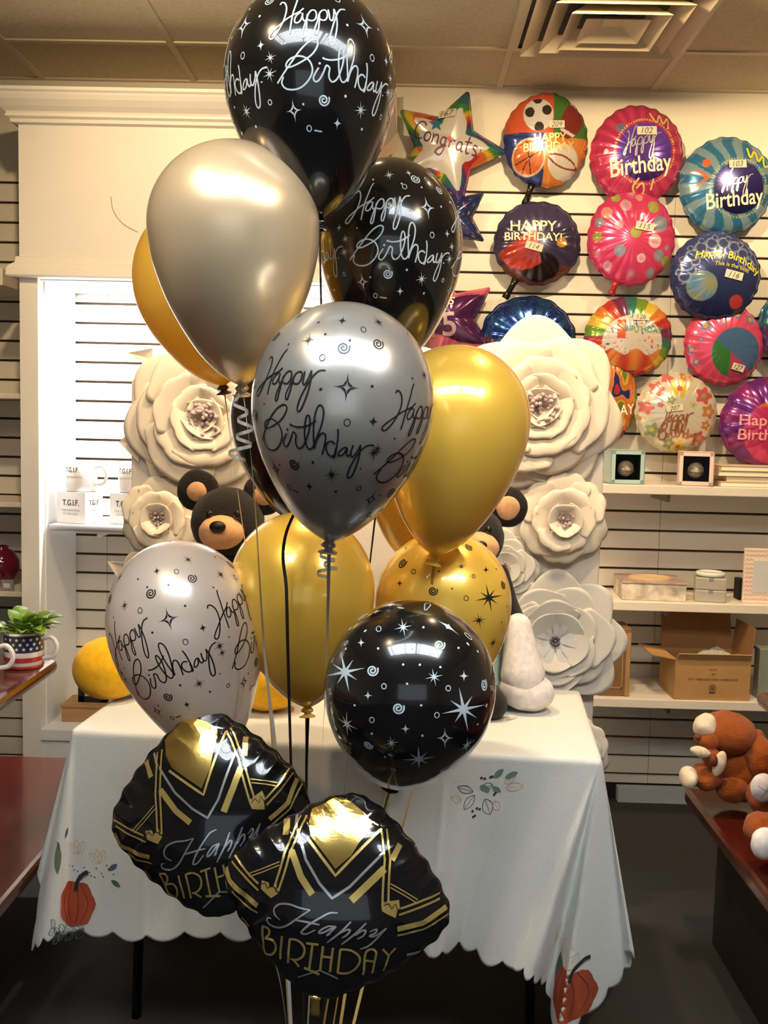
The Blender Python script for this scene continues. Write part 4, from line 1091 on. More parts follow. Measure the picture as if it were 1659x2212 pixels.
# cloth: flat coordinates (x, y) on the cloth, origin at the middle of the front edge
LF, LB, LL, LR = .485, .15, .27, .47
def wrap(x, y):
    hx = TW/2; ox = (-hx - x) if x < -hx else (x - hx) if x > hx else 0; sx_ = -1 if x < 0 else 1
    oy = -y if y < 0 else (y - TD) if y > TD else 0; sy_ = -1 if y < 0 else 1
    zt = ZT + .002
    if ox == 0 and oy == 0:
        return T(x, y, zt + .0012*noise.noise(Vector((x*5, y*5, 0))))
    r = hypot(ox, oy); th = atan2(oy, ox)        # 0 = pure side, pi/2 = pure front/back
    bx = max(-hx, min(hx, x)); by = max(0, min(TD, y))
    R_ = .012                                    # soft edge roll
    if r < R_*1.57: d = R_*sin(r/R_); z = R_*(1-cos(r/R_))
    else: d = R_; z = R_ + (r - R_*1.57)
    t = max(0, r - .02)
    corner = sin(2*th) if ox and oy else 0
    KL = .36
    def sm(v): v = max(0, min(1, v)); return v*v*(3-2*v)
    # the front right part of the cloth is pulled inwards into pleats
    pull = -.37*t*sm((x - (hx-.45))/.45) if (y < 0 and x > hx-.45) else 0
    if ox and oy:
        c_ = T(bx, by, 0)
        if ox <= oy:      # fan that carries the front panel on round the corner
            lat = KL*ox; dr = sqrt(oy*oy + ox*ox*(1-KL*KL)); fr = d + t*(.06 + .10*sin(pi*ox/oy*(1.6 if sx_ < 0 else 2.0) + .4))
        else:             # and folds back towards the side
            k_ = oy/ox; lat = sx_*0 + (KL*ox)*k_ + (1-k_)*(d + t*.14 + t*.10*sin(by*14 + (0.4 if sx_ < 0 else 2.6))); dr = r*(1-.03*k_)
            fr = (d + t*(.06 + .10*sin(pi*(1.6 if sx_ < 0 else 2.0) + .4)))*k_**1.5 - .10*t*sin(pi*k_)
        pl2 = pull * (1 if ox <= oy else (oy/ox)**2)
        z_ = zt - (z if r < .02 else dr - R_*.57)
        return T(bx + sx_*lat + pl2, by + sy_*fr, max(.006, z_))
    if oy:
        e = min(1, (hx - abs(x))/.5); a = x*11.0 + 1.3
        fl = t*(.06 + .03*(1-e)) + t*.055*sin(a + .8*sin(x*5)) * (0.35 + .65*(1-e)) + .02*t*sin(x*27)*(.3+(1-e))
        q = sm((x-(hx-.30))/.12)*(1-sm((x-(hx-.14))/.14)); fl -= t*.14*q
        w_ = sm((abs(x)-(hx-.10))/.10); fl = fl*(1-w_) + w_*t*(.06 + .10*sin(.4))
        fl += min(1, t*12)*sum(.0035*math.exp(-((x-c0)/.007)**2) for c0 in (-.42, -.14, .14, .27))
        tx_, ty_ = 0, 1
    else:
        fl = t*.14 + t*.10*sin(y*14 + (0.4 if sx_ < 0 else 2.6))
        if y > TD*.5: fl *= 1
        tx_, ty_ = 1, 0
    d += fl
    return T(bx + sx_*tx_*d + pull, by + sy_*ty_*d, max(.006, zt - z))
def cloth_S(x, y):
    p = wrap(x, y); e = .004; n = (wrap(x+e, y)-wrap(x-e, y)).cross(wrap(x, y+e)-wrap(x, y-e))
    n = n.normalized() if n.length > 1e-12 else Vector((0, -1, 0))
    return p, n
nx, ny = 260, 190
xs = [-TW/2 - LL + (TW+LL+LR)*i/nx for i in range(nx+1)]; ys = [-LF + (TD+LF+LB)*j/ny for j in range(ny+1)]
vs = []
for j, y in enumerate(ys):
    for i, x in enumerate(xs):
        sc = .02*abs(sin(x*pi/.082))**.7; sc2 = .02*abs(sin(y*pi/.082))**.7
        yy = y; xx = x
        if y < 0: yy = y*(1 - (.02-sc)/LF*(y/-LF)**2*1.0) 
        if x < -TW/2: xx = -TW/2 + (x+TW/2)*(1-(.02-sc2)/LL)
        if x > TW/2: xx = TW/2 + (x-TW/2)*(1-(.02-sc2)/LR)
        vs.append(wrap(xx, yy))
fs = [(j*(nx+1)+i, j*(nx+1)+i+1, (j+1)*(nx+1)+i+1, (j+1)*(nx+1)+i) for j in range(ny) for i in range(nx)]
cloth_m = mat('cloth_white', hexc(222, 224, 222), .85, nscale=400, namt=.05, bump=.35, bscale=500, sheen=.2)
cl = thing('tablecloth', T(0, TD/2, ZT), 'white autumn-print tablecloth with pumpkins and leaf sprays over the table', 'tablecloth')
MB().add(vs, fs).build('cloth', cloth_m, cl, smooth=True, solid=.0012)
def prn(): return Print(cloth_S, .0018)
def leaf(P, x, y, L, w, a, k=1):
    out = []
    for i in range(9): t = i/8; out.append((L*t, w*sin(pi*t)**.8))
    for i in range(7, 0, -1): t = i/8; out.append((L*t, -w*sin(pi*t)**.8))
    P.poly(rot2(out, a, x, y), seg=.02, k=k)
def leafline(P, x, y, L, w, a):
    pts = [(L*i/10, w*sin(pi*i/10)**.8) for i in range(11)] + [(L*i/10, -w*sin(pi*i/10)**.8) for i in range(9, -1, -1)]
    P.stroke(rot2(pts, a, x, y), .0016, smooth=False); P.stroke(rot2([(0, 0), (L, 0)], a, x, y), .0011, smooth=False, seg=.02)
teal_i = mat('print_sage', hexc(104, 136, 128), .85); slate_i = mat('print_slate', hexc(84, 100, 108), .85); tan_i = mat('print_tan', hexc(206, 186, 152), .85)
berry_i = mat('print_berry', hexc(92, 44, 36), .85); pump_i = mat('print_pumpkin', hexc(186, 84, 56), .85, nscale=12, namt=.35, stretch=(3, 3, .6)); pump_d = mat('print_pumpkin_line', hexc(110, 34, 20), .85); stem_i = mat('print_stem', hexc(48, 50, 46), .85); gour_i = mat('print_gourd', hexc(112, 128, 108), .85, nscale=14, namt=.3)
def cl_at(px, py):
    """cloth coordinates under a picture point of the front drop or top (search)"""
    best = None
    X = None
    for it in range(3):
        if it == 0: gx = [-TW/2-LL+ (TW+LL+LR)*i/110 for i in range(111)]; gy = [-LF + (LF+TD)*j/80 for j in range(81)]
        else:
            st = (.012 if it == 1 else .0015); gx = [X[0] + st*(i-8) for i in range(17)]; gy = [X[1] + st*(i-8) for i in range(17)]
        best = None
        for x in gx:
            for y in gy:
                q = proj(wrap(x, y)); d_ = hypot(q[0]-px, q[1]-py) + .02*(wrap(x, y).y)
                if (best is None or d_ < best) and not (abs(x)-TW/2 > -y and abs(x) > TW/2): best = d_; X = (x, y)
    return X
# spray of leaves and berries on the front drop
sx0, sy0 = cl_at(1045, 1712)
A, B_, C_, D_ = prn(), prn(), prn(), prn()
k = .00108
def g2(zx, zy): return sx0 + (zx-232)/2.307*k, sy0 - (zy-258)/2.307*k
for (x, y, L, w, a) in ((268,185,62,17,.95),(322,182,68,17,.55),(205,222,48,16,-.5),(232,225,42,13,-.9),(270,225,60,12,-.5),(300,255,30,8,2.4)): 
    leaf(A, *g2(x, y), L/2.307*k, w/2.307*k, a)
for (x, y, L, w, a) in ((175,255,88,18,2.9),(185,270,85,22,-2.1),(245,290,95,28,-1.0),(215,240,60,20,.4)): leafline(B_, *g2(x, y), L/2.307*k, w/2.307*k, a)
for (x, y, L, w, a) in ((340,230,90,22,.2),(120,300,60,16,2.9),(300,300,60,18,-.9),(330,210,70,20,.9)): leafline(C_, *g2(x, y), L/2.307*k, w/2.307*k, a)
for (x, y) in ((205,185),(222,188),(250,180),(258,176),(295,258),(290,268),(190,352),(228,342),(208,375),(200,380),(212,338)): D_.poly([(g2(x, y)[0]+.0034*cos(i), g2(x, y)[1]+.0034*sin(i)) for i in [j*2*pi/8 for j in range(8)]])
A.build('leaf_print', teal_i, cl); B_.build('leaf_outline_print', slate_i, cl); C_.build('tan_leaf_print', tan_i, cl); D_.build('berry_print', berry_i, cl)
# faint spray on the top
tx0, ty0 = cl_at(1085, 1550)
A, B_ = prn(), prn()
for i in range(6): leaf(A if i % 2 else B_, tx0 + .02*(i-3), ty0 + .012*((i*7) % 3-1), .05, .009, -.5+i*.9)
A.build('leaf_print', mat('print_pale_sage', hexc(188, 196, 186), .85), cl); B_.build('tan_leaf_print', tan_i, cl)
# pumpkins on the corner drapes
def pumpkin(x, y, r, rot, sx=1):
    P, Q, S3 = prn(), prn(), prn()
    pts = []
    for i in range(28):
        a = 2*pi*i/28; rr = r*(1 + .05*cos(a*7)); pts.append((rr*1.0*cos(a), rr*1.05*sin(a) - (.10*r if abs(a-pi/2) < .3 else 0)))
    P.poly(rot2(pts, rot, x, y), seg=.015, k=1.3)
    for u in (-.6, -.25, .2, .6):
        Q.stroke(rot2([(u*r*.5, r*.92), (u*r*1.15, 0), (u*r*.5, -r*.92)], rot, x, y), .0014, k=2)
    S3.stroke(rot2([(.1*r, r*.55), (.2*r, r*1.0), (.5*r, r*1.35), (.7*r, r*1.4)], rot, x, y), .009, k=2.4)
    P.build('pumpkin_print', pump_i, cl); Q.build('pumpkin_line_print', pump_d, cl); S3.build('pumpkin_stem_print', stem_i, cl)
lx, ly = cl_at(160, 1950)
print('pumpkin', lx, ly, proj(wrap(lx, ly)))
def ang(px, py, x, y):      # which flat direction is "up the picture" here
    q0 = proj(wrap(x, y)); q1 = proj(wrap(x+.01, y)); q2 = proj(wrap(x, y+.01))
    a = q1[0]-q0[0]; b = q2[0]-q0[0]; c_ = q1[1]-q0[1]; d_ = q2[1]-q0[1]; det = a*d_-b*c_
    ux, uy = (0*d_ - b*-1)/det, (a*-1 - c_*0)/det
    return atan2(uy, ux) - pi/2
pumpkin(lx, ly, .052, ang(0, 0, lx, ly))
A, B_, C_ = prn(), prn(), prn()
gx, gy = cl_at(125, 1880); a0 = ang(0, 0, gx, gy)
leaf(A, gx, gy-.01, .075, .02, a0+pi/2)
for (px, py) in ((170, 1845), (215, 1865)):
    x, y = cl_at(px, py); 
    for q in (-.5, .1, .7): leafline(B_, x, y, .034, .008, a0+pi/2+q)
for i in range(16):
    x, y = cl_at(150+ (i*37) % 100, 1868 + (i*13) % 28); C_.poly([(x+.0022*cos(j), y+.0022*sin(j)) for j in [t*2*pi/6 for t in range(6)]])
for (px, py, q) in ((140, 1812, -.6), (235, 1880, -1.0), (240, 1900, -2.2), (130, 1835, .6)):
    x, y = cl_at(px, py); leaf(C_, x, y, .028, .006, a0+pi/2+q)
for (px, py) in ((118, 2006), (138, 2012), (160, 2014), (182, 2006), (128, 2022)):
    x, y = cl_at(px, py)
    for q in (-.6, .5): leafline(C_, x, y, .032, .009, a0+pi/2+q+px*.01)
A.build('gourd_print', gour_i, cl); B_.build('tan_leaf_print', tan_i, cl); C_.build('slate_leaf_print', slate_i, cl)
rx_, ry_ = TW/2 + .155, -.41
rx_, ry_ = cl_at(1268, 2160)
print('pumpkin2', rx_, ry_, proj(wrap(rx_, ry_)))
a1 = ang(0, 0, rx_, ry_)
pumpkin(rx_, ry_, .060, a1)
A, B_ = prn(), prn(); x, y = cl_at(1215, 2150); leaf(A, x, y-.03, .11, .024, a1+pi/2+.1)
for (px, py) in ((1212, 2060), (1200, 2030), (1225, 2095)):
    x, y = cl_at(px, py)
    for q in (-.5, .3): leafline(B_, x, y, .045, .009, a1+pi/2+q)
A.build('gourd_print', gour_i, cl); B_.build('tan_leaf_print', tan_i, cl)
# ================================================================ paper flower wall
YP = c3.y + .16
paper = mat('flower_paper', hexc(238, 226, 206), .75, nscale=5, namt=.03, sss=0)
paper2 = mat('flower_paper_cool', hexc(224, 220, 210), .75, nscale=5, namt=.03)
st_m = mat('stamen_mauve', hexc(196, 176, 178), .8); st_w = mat('stamen_white', hexc(214, 214, 218), .8); bead = mat('grey_bead', hexc(110, 110, 118), .4, .4)
pl_ = at(283, 1000, YP); pr_ = at(1305, 1000, YP); ptop = at(800, 830, YP).z
board = thing('flower_wall', ((pl_.x+pr_.x)/2, YP, 0), 'white fabric-covered standing panel behind the table carrying giant paper flowers', 'panel')
MB().box((pl_.x+.0, YP, .03), (pr_.x, YP+.035, ptop)).build('panel', mat('panel_white', hexc(232, 222, 212), .8, nscale=8, namt=.03, bump=.15, bscale=12), board, bevel=.006)
for x in (pl_.x+.1, pr_.x-.16): MB().box((x, YP+.0, 0), (x+.06, YP+.30, .03)).build('foot', mat('panel_foot', hexc(200, 190, 180), .6), board)
def petal_mesh(L, w, tilt, curl, lobe, cup, n=14, m=16):
    """petal rising from the origin along +r; tilt = angle out of the wall plane, curl = roll-back of the tip"""
    vs = []
    for i in range(n+1):
        v = i/n
        ww = w*(.22 + .78*sin(min(1, v/.72)*pi/2))
        if v > .72: ww *= 1 - .10*((v-.72)/.28)**2
        for j in range(m+1):
            u = -1 + 2*j/m
            rr = v*(1 - .36*(u*u)*v*v - lobe*.10*max(0, 1-abs(u)*1.6)*v**4)
            h = L*rr*sin(tilt) + cup*w*u*u*(.25+.75*v) - curl*L*.16*max(0, v-.5)**2*4 + curl*w*.10*abs(u)**3*max(0, v-.6)
            vs.append((u*ww, L*rr*cos(tilt), h))
    return vs, [(i*(m+1)+j, i*(m+1)+j+1, (i+1)*(m+1)+j+1, (i+1)*(m+1)+j) for i in range(n) for j in range(m)]
def flower(px, R, layers, label, pm=paper, centre='stamen', seed=0, lean=0.0, Y=None, tiltx=0.0):
    random.seed(seed); C = at(px[0], px[1], Y or YP); C.y = (Y or YP) - .004
    k = (C-CAM).dot(fw)/F; R = R*k
    t = thing('paper_flower', C, label, 'paper flower', None)
    B = Matrix(((1, 0, 0), (0, 0, -1), (0, 1, 0)))     # local (x, r, h) -> world (x, -h, r)
    Rt = Matrix.Rotation(tiltx, 3, 'X') @ Matrix.Rotation(lean, 3, 'Z')
    for li, (n, L, w, tilt, curl, lobe, cup, h0) in enumerate(layers):
        for i in range(n):
            a = 2*pi*(i + .5*(li % 2) + random.uniform(-.12, .12))/n
            vs, f = petal_mesh(L*R*random.uniform(.95, 1.05), w*R, tilt+random.uniform(-.05, .05), curl*random.uniform(.8, 1.2), lobe, cup)
            out = []
            for x, r, h in vs:
                x2 = x*cos(a) + (r + .02*R)*sin(a); r2 = -x*sin(a) + (r + .02*R)*cos(a)
                v = Rt @ (B @ Vector((x2, r2, h + h0*R + .012*R*(i % 2) + .004)))
                q = C + v; q.y = min(q.y, C.y + .002)
                out.append(q)
            MB().add(out, f).build('petal', pm, t, smooth=True, solid=.0012)
    h0 = layers[-1][7]
    if centre == 'stamen':
        mb = MB()
        for i in range(46):
            a = random.uniform(0, 2*pi); rr = R*.15*sqrt(random.random()); d_ = B @ Vector((rr*cos(a)*1.6, rr*sin(a)*1.6, R*.20))
            b0 = C + Rt @ (B @ Vector((rr*cos(a)*.5, rr*sin(a)*.5, h0*R))); b1 = C + Rt @ (B @ Vector((rr*cos(a)*1.3, rr*sin(a)*1.3, h0*R + R*random.uniform(.12, .24))))
            mb.tube([b0, b1], R*.010, 5); mb.ball(b1, R*.026, 8, 5)
        mb.build('stamens', st_m, t, smooth=True)
    else:
        mb = MB()
        for i in range(11):
            a = 2*pi*i/11 + random.uniform(-.1, .1); L = R*random.uniform(.30, .40); w = R*.05; pts = []
            for (u, v) in ((-.4, 0), (.4, 0), (1, .7), (1.2, .95), (.5, .88), (0, 1.02), (-.5, .88), (-1.2, .95), (-1, .7)):
                x = u*w; r = v*L; x2 = x*cos(a)+r*sin(a); r2 = -x*sin(a)+r*cos(a); pts.append(C + Rt @ (B @ Vector((x2, r2, h0*R + R*.06 + v*R*.08))))
            mb.add(pts, [tuple(range(9))])
        mb.build('centre_frill', st_w, t, solid=.001)
        mb = MB()
        for i in range(9): a = 2*pi*i/9; rr = R*.055 if i else 0; mb.ball(C + Rt @ (B @ Vector((rr*cos(a), rr*sin(a), h0*R + R*.09))), R*.026, 10, 6)
        mb.build('centre_beads', bead, t, smooth=True)
    return t
#            n   L    w    tilt curl lobe cup  h0
ROSE = [(7, 1.02, .52, .12, .5, 0, .06, .0), (6, .86, .48, .30, .7, .5, .10, .05), (6, .68, .38, .48, .9, 1, .12, .09), (5, .48, .29, .66, 1.0, 1, .16, .12), (5, .34, .21, .88, 1.0, .6, .2, .13), (4, .24, .15, 1.05, .8, .5, .2, .14)]
ROUND = [(8, 1.0, .46, .10, .15, 0, .05, .0), (7, .81, .43, .20, .15, 0, .07, .04), (6, .63, .37, .28, .15, 0, .10, .07), (5, .46, .30, .38, .1, 0, .12, .10)]
SMALL = [(6, 1.0, .48, .20, .9, 1.2, .10, .0), (6, .76, .38, .48, 1.0, 1.0, .14, .06), (5, .52, .28, .85, .9, .8, .2, .10)]
flower((452, 905), 186, ROSE, 'giant cream paper rose at upper left of the flower wall', seed=3)
flower((1160, 880), 182, ROSE, 'giant cream paper rose at upper right of the flower wall, beside the gold balloon', seed=8)
flower((348, 1118), 98, SMALL, 'small cream paper flower with mauve stamens at left, beside the bear', seed=5, Y=YP-.015)
flower((1214, 1120), 108, SMALL, 'small cream paper flower with wavy petals under the right giant rose', seed=6, Y=YP-.015)
flower((1195, 1378), 152, ROUND, 'large white paper flower with round petals and a frilled centre, lower right', pm=paper2, centre='frill', seed=11)
flower((345, 1275), 96, ROUND, 'cream round-petalled paper flower at left behind the pearl balloon', seed=12, Y=YP-.01)
flower((1085, 1225), 84, ROUND, 'grey-white paper flower between the two right bears arm and small flower', pm=paper2, seed=13, Y=YP-.005)
flower((830, 880), 165, ROSE, 'giant cream paper rose mostly hidden behind the central balloons', seed=14)
flower((1238, 1615), 86, SMALL, 'white paper flower beside the right end of the table top', pm=paper2, seed=15, Y=YP-.01)
flower((1240, 1955), 88, SMALL, 'white paper flower near the floor behind the right cloth drape', pm=paper2, seed=16, Y=YP-.01)
# pointed paper leaves at the left edge
for i, (pts, lab) in enumerate(((((232, 1213), (330, 1218), (262, 1262)), 'pointed white paper leaf sticking out left of the flower wall, lower one'), (((256, 955), (300, 915), (300, 1000)), 'pointed white paper leaf sticking out left beside the giant rose'), (((275, 762), (330, 752), (330, 800)), 'pale paper leaf at the top left of the flower wall'))):
    q = [at(x, y, YP-.012) for x, y in pts]; c_ = (q[0]+q[1]+q[2])/3 + Vector((0, .012, 0))
    o = MB().add([q[0], q[1], q[2], c_], [(0, 1, 3), (1, 2, 3), (2, 0, 3)]).build('paper_leaf', paper, None, solid=.0015); tag(o, lab, 'paper leaf')
# ================================================================ plush toys (plain generic bears)
def fur(name, col, b=.9): return mat(name, col, .95, nscale=70, namt=.14, bump=b, bscale=260, sheen=.12)
fur_dark = fur('fur_charcoal', hexc(30, 24, 22)[:3]); fur_tan = fur('fur_tan', hexc(226, 172, 124)[:3], .25); fur_yel = fur('fur_yellow', hexc(246, 186, 20)[:3], .12)
fur_white = fur('fur_white', hexc(240, 234, 234)[:3], .25); fur_brown = fur('fur_brown', hexc(158, 78, 18)[:3], 1.0); fur_cream = fur('fur_cream', hexc(236, 218, 190)[:3], .5)
teal_cloth = mat('teal_cloth', hexc(140, 168, 160), .8, bump=.3, bscale=200); nose_m = mat('nose_black', hexc(14, 12, 12), .5); eye_m = mat('eye_black', (0.01, 0.01, 0.01), .12, coat=.5)
nose_br = mat('nose_brown', hexc(110, 52, 36), .6)
def ell(c, r, rot=None, nz=.0025, nf=38, n=32, m=22):
    M_ = None
    if rot: M_ = (Matrix.Rotation(rot[2], 3, 'Z') @ Matrix.Rotation(rot[1], 3, 'Y') @ Matrix.Rotation(rot[0], 3, 'X'))
    return MB().ball(c, r, n, m, M_, nz, nf)
def limb(pts, rs, m, name, parent, nz=.002):
    P = catmull([tuple(p) for p in pts], 6); R_ = []
    for i in range(len(P)): 
        t = i/(len(P)-1)*(len(rs)-1); k = int(min(t, len(rs)-2)); R_.append(rs[k] + (rs[k+1]-rs[k])*(t-k))
    mb = MB(); n = 20; pts2 = [Vector(p) for p in P]
    # rounded ends
    d0 = (pts2[0]-pts2[1]).normalized(); d1 = (pts2[-1]-pts2[-2]).normalized(); pre, post = [], []
    for a in (80, 60, 40, 20): a = radians(a); pre.append((pts2[0] + d0*R_[0]*sin(a), R_[0]*cos(a)+1e-4))
    for a in (20, 40, 60, 80): a = radians(a); post.append((pts2[-1] + d1*R_[-1]*sin(a), R_[-1]*cos(a)+1e-4))
    pp = [p for p, _ in pre] + pts2 + [p for p, _ in post]; rr = [r for _, r in pre] + R_ + [r for _, r in post]
    mb.tube(pp, rr, n)
    mb.v = [tuple(Vector(v) + Vector(v).normalized()*nz*noise.noise(Vector(v)*38)) for v in mb.v]
    return mb.build(name, m, parent, smooth=True)
YBR = 2.70
k = (at(480, 1120, YBR)-CAM).dot(fw)/F
# --- charcoal bear at left
hc = at(492, 1128, YBR); 
bear = thing('plush_bear', Vector((hc.x, YBR, ZT+.004)), 'dark charcoal plush bear with tan snout and yellow booties sitting on the table at left', 'plush toy', None)
hr = 78*k
ell(hc, (hr*1.02, hr*.92, hr*.98)).build('head', fur_dark, bear, smooth=True)
for px, py, r in ((428, 1060, 46), (570, 1068, 46)):
    e = at(px, py, YBR+.01); er = r*k; o = ell(e, (er, er*.38, er)).build('ear', fur_dark, bear, smooth=True)
    ell(e + Vector((0, -er*.26, -er*.02)), (er*.5, er*.22, er*.5)).build('inner_ear', fur_tan, bear, smooth=True)
sn = at(478, 1150, YBR-.085); ell(sn, (.058, .052, .045)).build('snout', fur_tan, bear, smooth=True)
ell(at(470, 1138, YBR-.137), (.021, .014, .015), nz=0).build('nose', nose_m, bear, smooth=True)
for px in (452, 512): ell(at(px, 1112, YBR-.092), (.0095, .007, .0115), nz=0, n=16, m=10).build('eye', eye_m, bear, smooth=True)
bz = (hc.z + ZT)/2 - .02
ell((hc.x+.01, YBR+.02, bz), (.115, .10, (hc.z-ZT)/2 - .026)).build('body', fur_dark, bear, smooth=True)
for sg, px, py in ((-1, 236, 1432), (1, 582, 1440)):
    f = at(px, py, YBR-.10 if sg < 0 else YBR-.16); f.z = ZT + .004 + 66*k*.98
    limb([(hc.x + sg*.06, YBR, ZT+.05), ((hc.x+f.x)/2, YBR-.03, ZT+.05), (f.x - sg*.03, f.y+.02, ZT+.055)], [.045, .04, .045], fur_dark, 'leg', bear)
    ell(f, (76*k, .085, 66*k)).build('bootie', fur_yel, bear, smooth=True)
    limb([(hc.x + sg*.08, YBR, hc.z-.11), (hc.x + sg*.13, YBR-.03, hc.z-.17), (hc.x + sg*.12, YBR-.07, hc.z-.23)], [.03, .028, .032], fur_dark, 'arm', bear)
# --- charcoal bear at right in a teal dress
h2 = at(1022, 1160, YBR); b2 = thing('plush_bear', Vector((h2.x, YBR, ZT+.004)), 'dark charcoal plush bear with white mitten paw and teal dress on the table at right', 'plush toy', None)
ell(h2, (.083, .08, .082)).build('head', fur_dark, b2, smooth=True)
for px, py, r in ((1096, 1096, 44), (968, 1090, 40)):
    e = at(px, py, YBR+.01); er = r*k; ell(e, (er, er*.38, er)).build('ear', fur_dark, b2, smooth=True)
    ell(e + Vector((0, -er*.26, 0)), (er*.6, er*.2, er*.6)).build('inner_ear', fur_tan, b2, smooth=True)
ell(h2 + Vector((.01, -.075, -.02)), (.052, .046, .042)).build('snout', fur_tan, b2, smooth=True)
ell(h2 + Vector((.012, -.12, -.008)), (.016, .011, .012), nz=0).build('nose', nose_m, b2, smooth=True)
for dx in (-.028, .034): ell(h2 + Vector((dx, -.078, .028)), (.009, .007, .011), nz=0, n=16, m=10).build('eye', eye_m, b2, smooth=True)
bz = (h2.z + ZT)/2 - .02
ell((h2.x, YBR+.02, bz), (.09, .08, (h2.z-ZT)/2 - .026)).build('body', fur_dark, b2, smooth=True)
dr = MB(); n = 40; vs = []
for i in range(10):
    t = i/9; z = bz + .06 - t*(bz + .06 - ZT - .012); r = .075 + .075*t
    for j in range(n): a = 2*pi*j/n; rr = r*(1+.06*t*sin(9*a)); vs.append((h2.x + rr*cos(a), YBR - .0 + rr*.85*sin(a), z))
dr.add(vs, [(i*n+j, i*n+(j+1) % n, (i+1)*n+(j+1) % n, (i+1)*n+j) for i in range(9) for j in range(n)]).build('dress', teal_cloth, b2, smooth=True, solid=.003)
pw = at(1140, 1430, YBR-.10); sh_ = at(1096, 1300, YBR-.02)
limb([(h2.x+.07, YBR, h2.z-.10), sh_, at(1118, 1352, YBR-.07)], [.03, .027, .025], fur_dark, 'arm', b2)
limb([(h2.x-.06, YBR, h2.z-.12), (h2.x-.11, YBR-.04, h2.z-.18)], [.026, .026], fur_dark, 'arm', b2)
pz = ZT + .004 + .052
ell((pw.x, pw.y, pz), (.072, .06, .052), (0, .12, 0)).build('paw', fur_white, b2, smooth=True)
limb([at(1120, 1352, YBR-.08), (pw.x-.012, pw.y, pz+.045), (pw.x, pw.y, pz+.01)], [.033, .058, .05], fur_white, 'mitten_cuff', b2)
for sg in (-1, 1): limb([(h2.x+sg*.04, YBR-.02, ZT+.04), (h2.x+sg*.05, YBR-.18, ZT+.04)], [.034, .038], fur_dark, 'leg', b2)
# ================================================================ cherry-wood tiered tables at both sides
cherry = mat('cherry_wood', hexc(80, 26, 20), .22, coat=.6, nscale=9, namt=.35, stretch=(1, .12, 1), coatr=.1)
cherry_d = mat('cherry_edge', hexc(66, 34, 22), .3, coat=.4, nscale=9, namt=.3, stretch=(1, .12, 1))
def tiered(name, corner_px, Zt, side, label, near, wid=.6, th=.035, foot=0.0):
    c = atz(corner_px[0], corner_px[1], Zt)
    x0_, x1_ = (c.x-wid, c.x) if side < 0 else (c.x, c.x+wid)
    t = thing(name, Vector(((x0_+x1_)/2, (c.y+near)/2, 0)), label, 'display table')
    MB().box((x0_, near, Zt-th), (x1_, c.y, Zt)).build('table_top', cherry, t, bevel=.014)
    ins = .30; a0, a1 = (x0_+.03, x1_-ins) if side < 0 else (x0_+ins, x1_-.03)
    MB().box((a0, near+.03, Zt-th-.06), (a1, c.y-.2, Zt-th)).build('apron', cherry_d, t)
    for lx_ in (a0+.03, a1-.03):
        for ly_ in (near+.06, c.y-.24):
            MB().box((lx_-.025, ly_-.025, foot+.0005), (lx_+.025, ly_+.025, Zt-th-.02)).build('leg', cherry_d, t, bevel=.004)
    return c, x0_, x1_
cU, _, _ = tiered('display_table', (127, 1422), .87, -1, 'cherry-wood upper display table at far left under the flag mug', 1.2, wid=.55, foot=.40)
zlow = .40
eL = atz(130, 1800, zlow)
print('cU', cU, 'eL', eL)
t = thing('display_bench', Vector((eL.x-.3, 2.4, 0)), 'cherry-wood low display bench at far left below the flag-mug table', 'bench')
yfar = atz(60, 1632, zlow).y
MB().box((eL.x-.65, 1.1, zlow-.04), (eL.x, yfar, zlow)).build('bench_top', cherry, t, bevel=.012)
for lx_ in (eL.x-.6, eL.x-.06):
    for ly_ in (1.17, yfar-.06): MB().box((lx_-.025, ly_-.025, 0), (lx_+.025, ly_+.025, zlow-.04)).build('leg', cherry_d, t, bevel=.004)
zr = .45
cR = atz(1478, 1700, zr); print('cR', cR)
t = thing('display_bench', Vector((cR.x+.35, 2.2, 0)), 'cherry-wood low display bench at right carrying the brown plush bears', 'bench')
MB().box((cR.x, 1.1, zr-.045), (cR.x+.7, cR.y, zr)).build('bench_top', cherry, t, bevel=.012)
MB().box((cR.x+.09, 1.42, .0), (cR.x+.66, cR.y-.05, zr-.045)).build('base_panel', mat('dark_base', hexc(30, 20, 18), .6), t)
cR2, _, _ = tiered('display_table', (1632, 1492), .86, 1, 'cherry-wood upper display table whose corner shows at the right edge', 1.2, wid=.5, foot=.45)
# --- mugs on the left upper table
mug_w = mat('mug_white', hexc(232, 226, 222), .2, coat=.5)
flagm = bpy.data.materials.new('flag_glaze')
def handle(c, r, z0, z1, out, m, parent, ax=Vector((1, 0, 0)), th=.006):
    pts = [c + ax*r*.97 + Vector((0, 0, z1)), c + ax*(r+out*.6) + Vector((0, 0, z1+.004)), c + ax*(r+out) + Vector((0, 0, (z0+z1)/2+.008)), c + ax*(r+out*.75) + Vector((0, 0, z0+.008)), c + ax*r*.97 + Vector((0, 0, z0))]
    return MB().tube(catmull(pts, 6), th, 10).build('handle', m, parent, smooth=True)
def mug(c, r, h, label, m, cat='mug', taper=1.0, hand=Vector((1, 0, 0)), parts=True, name='mug'):
    t = thing(name, c, label, cat)
    pr_ = [(.0005, .004), (r*.86*taper, .004), (r*.9*taper, .0), (r*.98*taper, .004), (r, h*.5), (r, h), (r*.96, h+.001), (r*.92, h-.003), (r*.9*taper, .01), (.0005, .01)]
    o = MB().lathe(pr_, 48, Matrix.Translation(c)).build('cup', m, t, smooth=False, merge=True)
    o.data.shade_smooth()
    handle(c, r, h*.22, h*.80, r*.75, mug_w if m is not None else m, t, hand)
    return t, o
mc = atz(52, 1438, .87); r = 41*(mc-CAM).dot(fw)/F; h = r*2*.93
